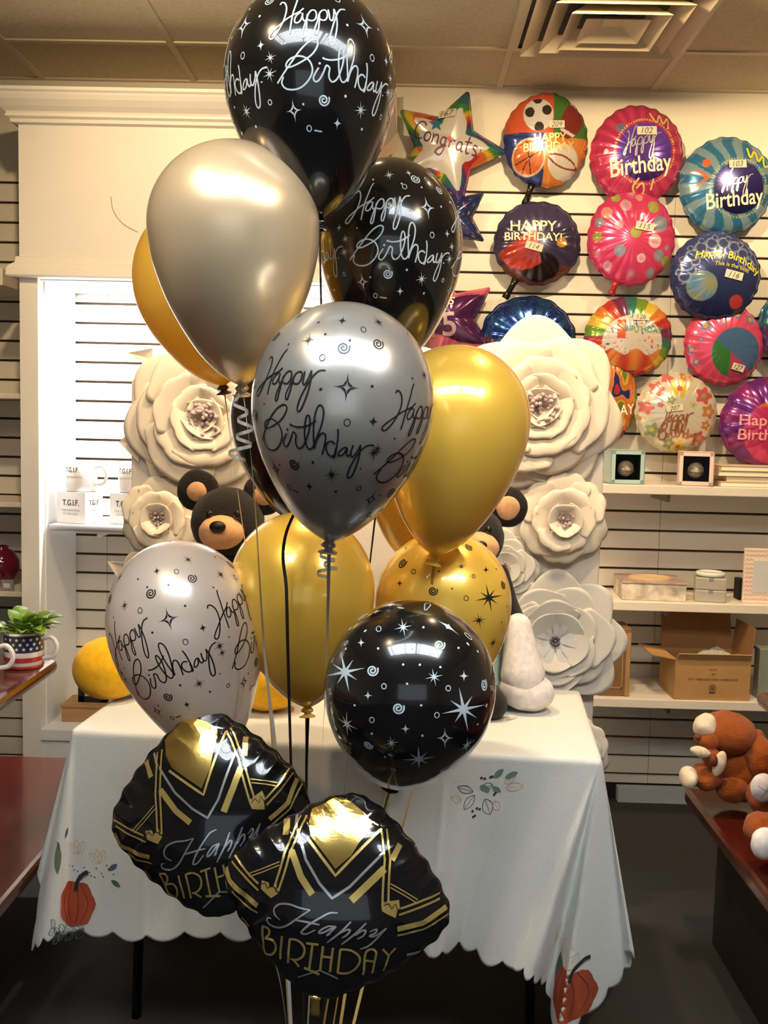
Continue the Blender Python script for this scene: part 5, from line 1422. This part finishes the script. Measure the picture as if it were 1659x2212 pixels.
t, o = mug(mc, r, h, 'stars-and-stripes mug holding a green plant on the far left table', mug_w)
def cyl_S(c, r): return lambda a, z: (c + Vector((r*sin(a), -r*cos(a), z)), Vector((sin(a), -cos(a), 0)))
blue_g = mat('glaze_navy', hexc(34, 46, 82), .25, coat=.4); red_g = mat('glaze_red', hexc(170, 50, 46), .25, coat=.4)
S_ = cyl_S(mc, r); P_ = Print(S_, .0006)
def band(P_, z0, z1, n=48): P_.mesh2d([(2*pi*i/n, z) for i in range(n+1) for z in (z0, z1)], [(2*i, 2*i+2, 2*i+3, 2*i+1) for i in range(n)])
band(P_, h*.48, h*.95); P_.build('navy_band', blue_g, t)
for z0, z1 in ((.20, .33), (.0, .09)):
    P_ = Print(S_, .0006); band(P_, max(.002, h*z0), h*z1); P_.build('red_band', red_g, t)
P_ = Print(S_, .0012)
for row, zz in enumerate((.58, .71, .84)):
    for i in range(18):
        a = 2*pi*(i + .5*(row % 2))/18; q = []
        for j in range(10): b_ = pi/2 + j*pi/5; L = .0052 if j % 2 == 0 else .0022; q.append((a + L*cos(b_)/r, h*zz + L*sin(b_)))
        P_.poly(q, seg=1)
P_.build('star_pattern', mug_w, t)
pt = thing('potted_plant', mc + Vector((0, 0, h*.7)), 'small bright green leafy plant growing in the stars-and-stripes mug', 'plant')
MB().lathe([(.0005, h*.86), (r*.88, h*.86)], 24, Matrix.Translation(mc)).build('soil', mat('soil', hexc(50, 36, 24), .9), pt)
leafg = mat('leaf_green', hexc(112, 150, 48), .45, nscale=30, namt=.35); leafy = mat('leaf_edge', hexc(205, 214, 140), .45)
random.seed(4)
for i in range(34):
    a = random.uniform(0, 2*pi); el = random.uniform(.35, 1.35); L = random.uniform(.035, .062)
    b0 = mc + Vector((r*.5*cos(a)*random.random(), r*.5*sin(a)*random.random(), h*.86)); d_ = Vector((cos(a)*cos(el), sin(a)*cos(el), sin(el)))
    b1 = b0 + d_*L*random.uniform(.4, 1.0); w = L*.36; sd = d_.cross(Vector((0, 0, 1))).normalized(); up_ = sd.cross(d_).normalized()
    vs = []; n = 6
    for j in range(n+1):
        tt = j/n; ww = w*sin(pi*min(1, tt*.93+.05))**.7; c_ = b1 + d_*L*.8*tt - up_*L*.35*tt*tt
        vs += [c_ - sd*ww + up_*ww*.45, c_, c_ + sd*ww + up_*ww*.45]
    fs = []
    for j in range(n): fs += [(3*j, 3*j+1, 3*j+4, 3*j+3), (3*j+1, 3*j+2, 3*j+5, 3*j+4)]
    o = MB().add(vs, fs); o.tube([b0, b1], .0014, 6)
    o.build('leaf', leafg if i % 4 else leafy, pt, smooth=True, solid=.0006)
m2 = atz(-46, 1460, .87); mug(m2, r*1.0, h, 'second mug at the left frame edge, only its cream handle showing', mat('mug_cream', hexc(214, 210, 180), .25, coat=.5))
cnd = atz(2, 1450, .87) + Vector((.0, -.10, 0))
# red glass votive glow spot on the same table
vt = thing('votive_glass', cnd, 'small red glass votive at the far left table edge', 'votive')
MB().lathe([(.0005, 0), (.016, 0), (.019, .03), (.017, .03), (.014, .004), (.0005, .004)], 24, Matrix.Translation(cnd)).build('glass_cup', mat('red_glass', hexc(200, 30, 20), .08, trans=.5), vt, smooth=True)
# ================================================================ far-left shelf: red vase and acrylic tag
p = at(0, 1272, 3.84); zs_ = at(20, 1275, 3.75).z
vc = Vector((at(3, 1240, 3.85).x, 3.85, zs_))
vz = thing('vase', vc, 'round maroon glass vase on the far left shelf', 'vase')
MB().lathe([(.0005, 0), (.03, 0), (.055, .03), (.068, .065), (.066, .10), (.045, .135), (.025, .145), (.028, .155), (.02, .155)], 40, Matrix.Translation(vc)).build('bowl', mat('maroon_glass', hexc(110, 16, 46), .12, coat=.8, nscale=8, namt=.3), vz, smooth=True)
ac = at(15, 1290, 3.73); ac.z = zs_
af = thing('acrylic_sign', ac, 'small clear acrylic sign holder with white card on the far left shelf', 'sign holder')
MB().box((ac.x-.024, ac.y, zs_), (ac.x+.024, ac.y+.012, zs_+.042)).build('acrylic_block', mat('acrylic', hexc(190, 190, 192), .1, trans=.5), af, bevel=.002)
MB().box((ac.x-.012, ac.y-.0012, zs_+.012), (ac.x+.012, ac.y-.0002, zs_+.030)).build('card', mug_w, af)
# ================================================================ shelf goods
txt_m = mat('print_black', hexc(26, 26, 28), .6); txt_g = mat('print_grey', hexc(150, 152, 154), .6)
def flat_text(txt, h, o, ux, uz, m, parent, name='lettering', bold=0, sx=1.0):
    V, Fc = text2d(txt, h, bold, sx=sx); nn = ux.cross(uz)
    o_ = MB().add([o + ux*a + uz*b for a, b in V], Fc).build(name, m, parent); return o_
white_card = mat('white_card', hexc(234, 234, 236), .5)
def obox_thing(name, px, pyb, Y, w, h, d, rot, m, label, cat, zb=None, bevel=.002):
    c = at(px, pyb, Y); zb = c.z if zb is None else zb
    R_ = Matrix.Rotation(rot, 3, 'Z'); ux = R_ @ Vector((1, 0, 0)); uy = R_ @ Vector((0, 1, 0)); base = Vector((c.x, Y, zb)) + uy*(d/2)
    t = thing(name, base, label, cat)
    MB().obox(base + Vector((0, 0, h/2)), ux*w/2, uy*d/2, Vector((0, 0, h/2))).build('box_body', m, t, bevel=bevel)
    return t, base, ux, uy
# two gift mug boxes with mugs on top, in the niche
kk = (at(150, 1130, 3.72)-CAM).dot(fw)/F
YN = 3.72
def gift(px, lab1, lab2):
    t, b, ux, uy = obox_thing('gift_box', px, 1134, YN, 72*kk, 68*kk, 66*kk, -.30, white_card, lab1, 'box', zb=zs+.0006)
    w, h, d_ = 72*kk, 68*kk, 66*kk
    f0 = b - uy*(d_/2 + .0012)
    U = Vector((0, 0, 1))
    flat_text('T.G.I.F.', .030, f0 + U*h*.66, ux, U, txt_m, t, bold=.012, sx=.8)
    flat_text('THIS GRANDMA', .011, f0 + U*h*.42, ux, U, txt_g, t); flat_text('IS FABULOUS', .011, f0 + U*h*.31, ux, U, txt_g, t)
    s0 = b + ux*(w/2 + .0012); flat_text('T.G.I.F.', .026, s0 + U*h*.66, uy, U, txt_m, t, bold=.012, sx=.8)
    flat_text('THIS GRANDMA', .0095, s0 + U*h*.42, uy, U, txt_g, t)
    mcen = Vector((b.x+.006, b.y, zs+.0006+h+.0005)); mt, o = mug(mcen, 34*kk, 66*kk, lab2, mug_w, hand=Vector((.98, -.2, 0)).normalized())
    S_ = cyl_S(mcen, 34*kk)
    V, Fc = text2d('T.G.I.F.', .026, .012, seg=.3, sx=.8); P_ = Print(S_, .0006); P_.mesh2d([(-.35 + a/(34*kk), 66*kk*.72 + b_) for a, b_ in V], Fc); P_.build('lettering', txt_m, mt)
    V, Fc = text2d('THIS GRANDMA', .010, 0, seg=.3); P_ = Print(S_, .0006); P_.mesh2d([(-.3 + a/(34*kk), 66*kk*.48 + b_) for a, b_ in V], Fc); P_.build('lettering', txt_g, mt)
gift(153, 'white T.G.I.F. gift mug box on the niche shelf, the left one', 'white T.G.I.F. mug standing on the left gift mug box')
gift(268, 'white T.G.I.F. gift box cut off by the flower wall', 'white T.G.I.F. mug on the second gift box, peeking past the paper flowers')
# niche floor: wooden crate with a black letter block frame
zb_ = at(130, 1578, YF).z + .0006
woodm = mat('pale_wood', hexc(176, 134, 88), .6, nscale=8, namt=.25, stretch=(.3, 3, 3))
wc = atz(168, 1556, zb_+.0)
t = thing('wooden_crate', Vector((wc.x, wc.y, zb_)), 'pale wooden box on the floor of the lit niche, left of the table', 'box')
MB().box((wc.x-.055, wc.y-.02, zb_), (wc.x+.12, wc.y+.12, zb_+.055)).build('box_body', woodm, t, bevel=.002)
MB().box((wc.x-.058, wc.y-.024, zb_+.055), (wc.x+.124, wc.y+.124, zb_+.065)).build('lid', woodm, t, bevel=.002)
lb = Vector((wc.x+.03, wc.y+.02, zb_+.0652))
t = thing('picture_frame', lb, 'black picture frame standing on the pale wooden box in the niche', 'picture frame')
mb = MB(); mb.box((lb.x-.035, lb.y, lb.z), (lb.x-.012, lb.y+.02, lb.z+.13)); mb.box((lb.x-.035, lb.y, lb.z), (lb.x+.075, lb.y+.02, lb.z+.022)); mb.box((lb.x+.052, lb.y, lb.z), (lb.x+.075, lb.y+.02, lb.z+.13)); mb.box((lb.x-.035, lb.y, lb.z+.108), (lb.x+.075, lb.y+.02, lb.z+.13))
mb.build('frame_border', black_m, t); MB().box((lb.x-.012, lb.y+.008, lb.z+.022), (lb.x+.052, lb.y+.014, lb.z+.108)).build('picture', mat('picture_cream', hexc(216, 190, 120), .6), t)
# ---- right shelf 1: two window boxes with baubles
mint = mat('box_mint', hexc(176, 204, 200), .5); pink = mat('box_pink', hexc(240, 206, 190), .5); dark_in = mat('box_inside', hexc(60, 50, 40), .7); orn = mat('bauble_pearl', hexc(214, 202, 176), .2, .35, coat=.6)
def window_box(px0, px1, pyb, m, inm, rot, label, txt):
    Y = YS+.012; a = at(px0, pyb, Y); b = at(px1, pyb, Y); w = b.x-a.x; h = w*1.0; d_ = w*.95
    R_ = Matrix.Rotation(rot, 3, 'Z'); ux = R_ @ Vector((1, 0, 0)); uy = R_ @ Vector((0, 1, 0)); c = Vector(((a.x+b.x)/2, Y, Z1+.0006)); U = Vector((0, 0, 1))
    c = c + uy*d_/2
    t = thing('keepsake_box', c, label, 'box'); th = w*.13
    mb = MB(); zc = c + U*h/2
    mb.obox(zc - ux*(w/2-.002), ux*.002, uy*d_/2, U*h/2); mb.obox(zc + ux*(w/2-.002), ux*.002, uy*d_/2, U*h/2)
    mb.obox(zc + U*(h/2-.002), ux*w/2, uy*d_/2, U*.002); mb.obox(zc - U*(h/2-.002), ux*w/2, uy*d_/2, U*.002); mb.obox(zc + uy*(d_/2-.002), ux*w/2, uy*.002, U*h/2)
    f = zc - uy*(d_/2-.002)
    for s_ in (-1, 1): mb.obox(f + ux*s_*(w/2-th/2), ux*th/2, uy*.002, U*h/2); mb.obox(f + U*s_*(h/2-th/2), ux*w/2, uy*.002, U*th/2)
    mb.build('box_body', m, t, bevel=.001)
    mb = MB(); mb.obox(zc + uy*(d_/2-.006), ux*(w/2-.005), uy*.001, U*(h/2-.005)); mb.obox(zc - U*(h/2-.006), ux*(w/2-.005), uy*(d_/2-.008), U*.001)
    for s_ in (-1, 1): mb.obox(zc + ux*s_*(w/2-.006), ux*.001, uy*(d_/2-.008), U*(h/2-.006))
    mb.build('lining', inm, t)
    MB().obox(f + uy*.003, ux*(w/2-th), uy*.0003, U*(h/2-th)).build('window_film', mat('clear_film', (1, 1, 1), .02, trans=1.0, ior=1.1), t)
    bc = zc - uy*(d_*.22) - U*(h*.05); br = w*.24
    MB().ball(bc, br, 32, 20).build('bauble', orn, t, smooth=True)
    V, Fc = text2d(txt, .016, .01, seg=.3); 
    def S_(u, v):
        n = (ux*u + U*v); q = min(.95, n.length/br); p = bc + n*1.0 - uy*(sqrt(1-q*q)*br); return p, (p-bc).normalized()
    P_ = Print(S_, .0008); P_.mesh2d([(a_, b_-.008) for a_, b_ in V], Fc)
    V, Fc = text2d('Baby\'s First', .010, .0, seg=.3); P_.mesh2d([(a_, b_+.006) for a_, b_ in V], Fc); P_.build('lettering', mat('print_brown', hexc(110, 90, 60), .5), t)
window_box(1318, 1392, 1046, mint, mat('lining_green', hexc(60, 84, 80), .7), .06, 'mint green window box with a pearl bauble on the top right shelf', 'Christmas')
window_box(1465, 1539, 1051, pink, dark_in, -.22, 'pale pink window box with a pearl bauble on the top right shelf', 'Christmas')
# stack of thin books at the right end
pages = mat('book_cream', hexc(240, 232, 206), .6); covers = mat('book_cover', hexc(210, 190, 160), .5)
zz = Z1 + .0006; labs = ('bottom', 'second from bottom', 'third from bottom', 'top'); 
for i in range(4):
    x0_ = at((1556, 1570, 1552, 1556)[i], 1050, YS+.02).x; y0_ = YS+.02 + (.0, .012, .004, .002)[i]
    t = thing('book', Vector((x0_+.12, y0_+.09, zz)), 'slim cream book stacked on the top right shelf, ' + labs[i], 'book', 'slim books stacked on the top right shelf')
    MB().box((x0_+.003, y0_+.003, zz+.0022), (x0_+.24, y0_+.18, zz+.0168)).build('pages', pages, t)
    MB().box((x0_, y0_, zz), (x0_+.243, y0_+.183, zz+.0022)).build('cover', covers, t, bevel=.0006); MB().box((x0_, y0_, zz+.0168), (x0_+.243, y0_+.183, zz+.019)).build('cover', covers, t, bevel=.0006)
    zz += .0194
# ---- right shelf 2
flor = mat('floral_card', hexc(222, 208, 190), .5, nscale=26, namt=.5)
t, b, ux, uy = obox_thing('keepsake_box', 1412, 1300, YS+.03, .235, .062, .20, -.05, flor, 'wide pale floral keepsake box with an oval plaque on the middle right shelf', 'box', zb=Z2+.0006)
MB().obox(b+Vector((0, 0, .066)), ux*.12, uy*.103, Vector((0, 0, .004))).build('lid', mat('floral_lid', hexc(190, 160, 145), .35, nscale=22, namt=.5, coat=.5), t, bevel=.002)
mb = MB(); mb.lathe([(.0005, .0712), (.07, .0712), (.078, .0735), (.084, .0712), (.084, .0702)], 40, Matrix.Translation(b) @ Matrix.Diagonal((1, .72, 1, 1))); mb.build('oval_plaque', mat('plaque', hexc(206, 186, 130), .35), t, smooth=True)
tp = MB().tube([b + Vector((.079*cos(a), .057*sin(a), .0738)) for a in [i*2*pi/40 for i in range(41)]], .003, 8).build('plaque_rim', mat('plaque_rim', hexc(220, 170, 150), .35), t, smooth=True)
greyb = mat('grey_glaze_box', hexc(176, 170, 156), .25, coat=.5)
zt_ = Z2+.0006
for i, l in enumerate(('lower', 'upper')):
    t, b, ux, uy = obox_thing('trinket_box', 1534, 1300, YS+.03, .112, .045, .12, -.22, greyb, 'small grey square trinket box on the middle right shelf, ' + l + ' of the pair', 'box', zb=zt_, bevel=.004)
    MB().obox(b+Vector((0, 0, .040)) - uy*.0605, ux*.008, uy*.001, Vector((0, 0, .006))).build('clasp', silver_ink, t); zt_ += .0456
rg = thing('ring_dish', Vector((b.x, b.y, zt_)), 'round white ring-shaped dish on the grey trinket boxes', 'dish')
MB().tube([Vector((b.x + .046*cos(a), b.y + .046*sin(a), zt_+.009)) for a in [i*2*pi/36 for i in range(37)]], .0085, 12).build('rim', mat('dish_white', hexc(226, 226, 218), .2, coat=.5), rg, smooth=True)
MB().lathe([(.0005, .002), (.042, .002), (.042, .006), (.0005, .006)], 32, Matrix.Translation(Vector((b.x, b.y, zt_)))).build('well', mat('dish_dark', hexc(60, 56, 54), .3), rg)
# chevron frame
fc = at(1645, 1296, YS+.04); fw_ = .14; fh = .205
t = thing('picture_frame', Vector((fc.x, fc.y, Z2)), 'pink chevron picture frame at the right end of the middle shelf', 'picture frame')
MB().box((fc.x-fw_/2, fc.y, Z2+.0006), (fc.x+fw_/2, fc.y+.016, Z2+fh)).build('frame_border', mat('frame_cream', hexc(238, 222, 200), .5), t, bevel=.002)
cm = mat('chevron_pink', hexc(232, 178, 166), .5); P_ = Print(lambda u, v: (Vector((fc.x+u, fc.y, Z2+v)), Vector((0, -1, 0))), .0008)
for i in range(12):
    z0 = .012 + i*.0165
    for a_, b_ in ((-fw_/2+.003, -fw_/2+.031), (fw_/2-.031, fw_/2-.003)) if 1 < i < 10 else ((-fw_/2+.003, fw_/2-.003),):
        n = max(2, int(round((b_-a_)/.007))); P_.stroke([(a_+(b_-a_)*j/n, z0 + (.0065 if j % 2 else 0)) for j in range(n+1)], .005, smooth=False)
P_.build('chevron_pattern', cm, t)
MB().box((fc.x-.038, fc.y-.0015, Z2+.04), (fc.x+.038, fc.y-.0003, Z2+fh-.045)).build('photo_area', mat('photo_grey', hexc(208, 208, 204), .4), t)
t = thing('speaker_block', Vector((0, 0, 0)), '', 'box') if False else None
kb_ = at(1602, 1290, YS+.10); tag(box('black_box', (kb_.x-.012, YS+.10, Z2+.0006), (kb_.x+.012, YS+.16, Z2+.08), black_m, bevel=.002), 'small black box behind the chevron frame on the middle shelf', 'box')
# ---- right shelf 3: framed brown box and open cardboard carton
card = mat('cardboard', hexc(186, 142, 88), .8, nscale=14, namt=.12, bump=.1, bscale=60); card_d = mat('cardboard_inside', hexc(150, 108, 66), .85, nscale=14, namt=.12)
Y3 = YS-.05
a = at(1455, 1533, Y3+.01); b_ = at(1618, 1520, Y3+.01); R_ = Matrix.Rotation(.03, 3, 'Z'); ux = R_ @ Vector((1, 0, 0)); uy = R_ @ Vector((0, 1, 0)); U = Vector((0, 0, 1))
w = (b_.x-a.x)*1.0; h = .150; d_ = .20; c = Vector(((a.x+b_.x)/2, Y3+.012, Z3+.0006)) + uy*d_/2; zc = c + U*h/2
t = thing('cardboard_box', c, 'open brown cardboard carton with raised flaps on the lowest right shelf', 'box')
mb = MB()
for s_ in (-1, 1): mb.obox(zc + ux*s_*w/2, ux*.0018, uy*d_/2, U*h/2); mb.obox(zc + uy*s_*d_/2, ux*w/2, uy*.0018, U*h/2)
mb.obox(c + U*.002, ux*w/2, uy*d_/2, U*.0018); mb.build('box_body', card, t)
def flap(o, e, dv, name='flap', m=card):      # hinge centre o, half edge e, flap vector dv
    n = e.cross(dv).normalized()*.0018
    vs = [o-e-n, o+e-n, o+e*.97+dv-n, o-e*.97+dv-n, o-e+n, o+e+n, o+e*.97+dv+n, o-e*.97+dv+n]
    MB().add(vs, [(0,3,2,1),(4,5,6,7),(0,1,5,4),(1,2,6,5),(2,3,7,6),(3,0,4,7)]).build(name, m, t)
top = c + U*h
flap(top + uy*d_/2, ux*w/2, U*.135 + uy*.03, m=card_d); flap(top - uy*d_/2, ux*w/2, -uy*.02 - U*.004 + U*.03)
flap(top - ux*w/2, uy*d_/2, -ux*.09 + U*.015); flap(top + ux*w/2, uy*d_/2, ux*.012 + U*.12, m=card_d)
f0 = c - uy*(d_/2+.003)
for tx_, hh, dz in (('NOTE', .011, .115), ('1 SET', .011, .098), ('GIFT ITEM BODY AND HOMEWARE', .0115, .078)): flat_text(tx_, hh, f0 + U*dz, ux, U, mat('carton_print', hexc(104, 72, 44), .7), t, bold=.005)
mb = MB(); mk = f0 + U*.045
mb.tube([mk + ux*(.012*cos(a_)) + U*(.013*sin(a_)) for a_ in [i*2*pi/20 for i in range(21)]], .0012, 6); mb.obox(mk - U*.016, ux*.012, uy*.0006, U*.002); mb.obox(mk, ux*.006, uy*.0006, U*.005)
mb.build('carton_mark', mat('carton_print', hexc(104, 72, 44), .7), t)
cb = thing('tissue_bundle', top + ux*.05 - U*.03, 'crumpled grey tissue wrap sticking out of the open cardboard carton', 'wrapping')
MB().ball(top + ux*.045 - U*.03 + uy*.02, (.06, .06, .045), 28, 18, None, .02, 45).build('tissue', mat('tissue_grey', hexc(170, 168, 160), .8, bump=.6, bscale=60), cb)
MB().ball(top - ux*.04 - U*.06 + uy*.01, (.06, .07, .045), 28, 18, None, .02, 35).build('tissue', mat('tissue_teal', hexc(120, 136, 132), .8, bump=.6, bscale=60), cb)
fb_ = at(1330, 1520, Y3+.03); t = thing('keepsake_box', Vector((fb_.x, fb_.y, Z3)), 'brown framed wooden box beside the flower wall on the lowest shelf', 'box')
br1 = mat('brown_box', hexc(126, 92, 58), .6, nscale=20, namt=.2)
MB().box((fb_.x-.07, fb_.y, Z3+.0006), (fb_.x+.048, fb_.y+.14, Z3+.255)).build('box_body', br1, t, bevel=.003)
for dx0, dx1, dz0, dz1 in ((.030, .046, .003, .24), (-.05, .02, .03, .035), (.016, .02, .03, .205), (-.05, .02, .2, .205)):
    MB().box((fb_.x+dx0, fb_.y-.002, Z3+dz0), (fb_.x+dx1, fb_.y+.0, Z3+dz1)).build('frame_strip', mat('tan_strip', hexc(170, 132, 80), .5), t)
fr_ = at(1648, 1470, Y3+.06); tag(box('glass_block', (fr_.x-.02, Y3+.05, Z3+.0006), (fr_.x+.05, Y3+.11, Z3+.19), mat('frosted_green', hexc(150, 158, 146), .25, trans=.3), bevel=.004), 'frosted greenish glass block right of the cardboard carton', 'glass block')
# ================================================================ brown plush bears on the right bench
def teddy(hx, hy, label, body, parts):
    t = thing('teddy_bear', body, label, 'plush toy')
    for kind, c, r, rot, m in parts: ell(c, r, rot, nz=.006, nf=45).build(kind, m, t, smooth=True)
    return t
Yb = cR.y - .14
g = lambda px, py, dy=0: at(px, py, Yb + dy)
kb = (g(1560, 1600)-CAM).dot(fw)/F
t = thing('teddy_bear', g(1600, 1720), 'red-brown plush bear with a cream bow lying on the right bench, head drooping left', 'plush toy')
E = lambda n, c, r, m, rot=None, nz=.005: ell(c, r, rot, nz=nz, nf=48).build(n, m, t, smooth=True)
E('head', g(1572, 1582, -.02), (62*kb, .075, 44*kb), fur_brown, (0, .15, 0))
E('muzzle', g(1527, 1598, -.05), (26*kb, .04, 24*kb), fur_brown); E('muzzle_patch', g(1523, 1568, -.045), (24*kb, .035, 26*kb), fur_cream, (0, .5, 0)); E('nose', g(1507, 1592, -.075), (7*kb, .008, 6*kb), nose_br, nz=0)
E('ear', g(1628, 1600, -.03), (28*kb, .025, 26*kb), fur_brown)
E('body', g(1598, 1665, 0), (62*kb, .085, 66*kb), fur_brown, (0, .3, 0))
E('leg', g(1524, 1678, -.06), (34*kb, .055, 27*kb), fur_brown); E('foot_pad', g(1487, 1679, -.075), (17*kb, .045, 22*kb), fur_cream, (0, .3, 0), .002)
E('arm', g(1538, 1635, -.07), (20*kb, .03, 26*kb), fur_brown, (0, -.6, 0)); E('leg', g(1640, 1640, -.06), (30*kb, .05, 50*kb), fur_brown)
E('bow', g(1513, 1624, -.10), (22*kb, .012, 11*kb), fur_cream, (0, .25, 0), .002); E('bow', g(1554, 1650, -.10), (13*kb, .012, 28*kb), fur_cream, (0, .25, 0), .002); E('bow_knot', g(1541, 1643, -.11), (9*kb, .012, 13*kb), nose_br, None, .001)
E('tail', g(1584, 1706, -.075), (35*kb, .035, 28*kb), fur_brown)
t = thing('teddy_bear', g(1690, 1760, -.2), 'brown plush bear at the right frame edge showing its upper white stitched paw pad', 'plush toy')
E('leg', g(1652, 1722, -.18), (34*kb, .06, 40*kb), fur_brown); E('foot_pad', g(1648, 1702, -.245), (24*kb, .022, 29*kb), fur_white, None, .0015); E('body', g(1730, 1735, -.15), (75*kb, .09, 70*kb), fur_brown); E('head', g(1745, 1640, -.12), (55*kb, .07, 50*kb), fur_brown); E('muzzle', g(1730, 1650, -.20), (24*kb, .035, 20*kb), fur_cream)
P_ = Print(lambda u, v: (g(1648, 1702, -.245) + Vector((u, -.0235*sqrt(max(0, 1-(u/(25*kb))**2-(v/(30*kb))**2)), v)), Vector((0, -1, 0))), .0012)
sm = mat('stitch_brown', hexc(96, 76, 66), .8)
P_.stroke([(-.02, .012), (0, 0), (.02, -.010)], .0014, smooth=False, seg=.004); P_.stroke([(-.012, -.02), (0, 0), (.012, .022)], .0014, smooth=False, seg=.004); P_.build('stitching', sm, t)
t = thing('teddy_bear', g(1700, 1850, -.45), 'brown plush bear at the right frame edge showing its lower white speckled paw pad', 'plush toy')
k3 = (at(1640, 1810, Yb-.48)-CAM).dot(fw)/F
E('leg', at(1650, 1792, Yb-.42), (44*k3, .055, 38*k3), fur_brown); E('foot_pad', at(1651, 1822, Yb-.485), (29*k3, .022, 36*k3), fur_white, None, .0015); E('body', at(1745, 1815, Yb-.42), (75*k3, .10, 70*k3), fur_brown); E('head', at(1775, 1720, Yb-.40), (55*k3, .08, 50*k3), fur_brown)
# cream cloth strip hanging from the header corner
hp = [at(815, 205, YW-.05), at(857, 200, YW-.05), at(858, 325, YW-.05), at(838, 338, YW-.05), at(836, 352, YW-.05), at(815, 352, YW-.05)]
o = MB().add(hp, [(0, 5, 4, 3, 2, 1)]).build('hanging_cloth', mat('cloth_blush', hexc(226, 196, 168), .8, bump=.3, bscale=30), None, solid=.004); tag(o, 'pale blush cloth strip hanging on the wall behind the top black balloon', 'cloth')
print('objects', len(bpy.data.objects))
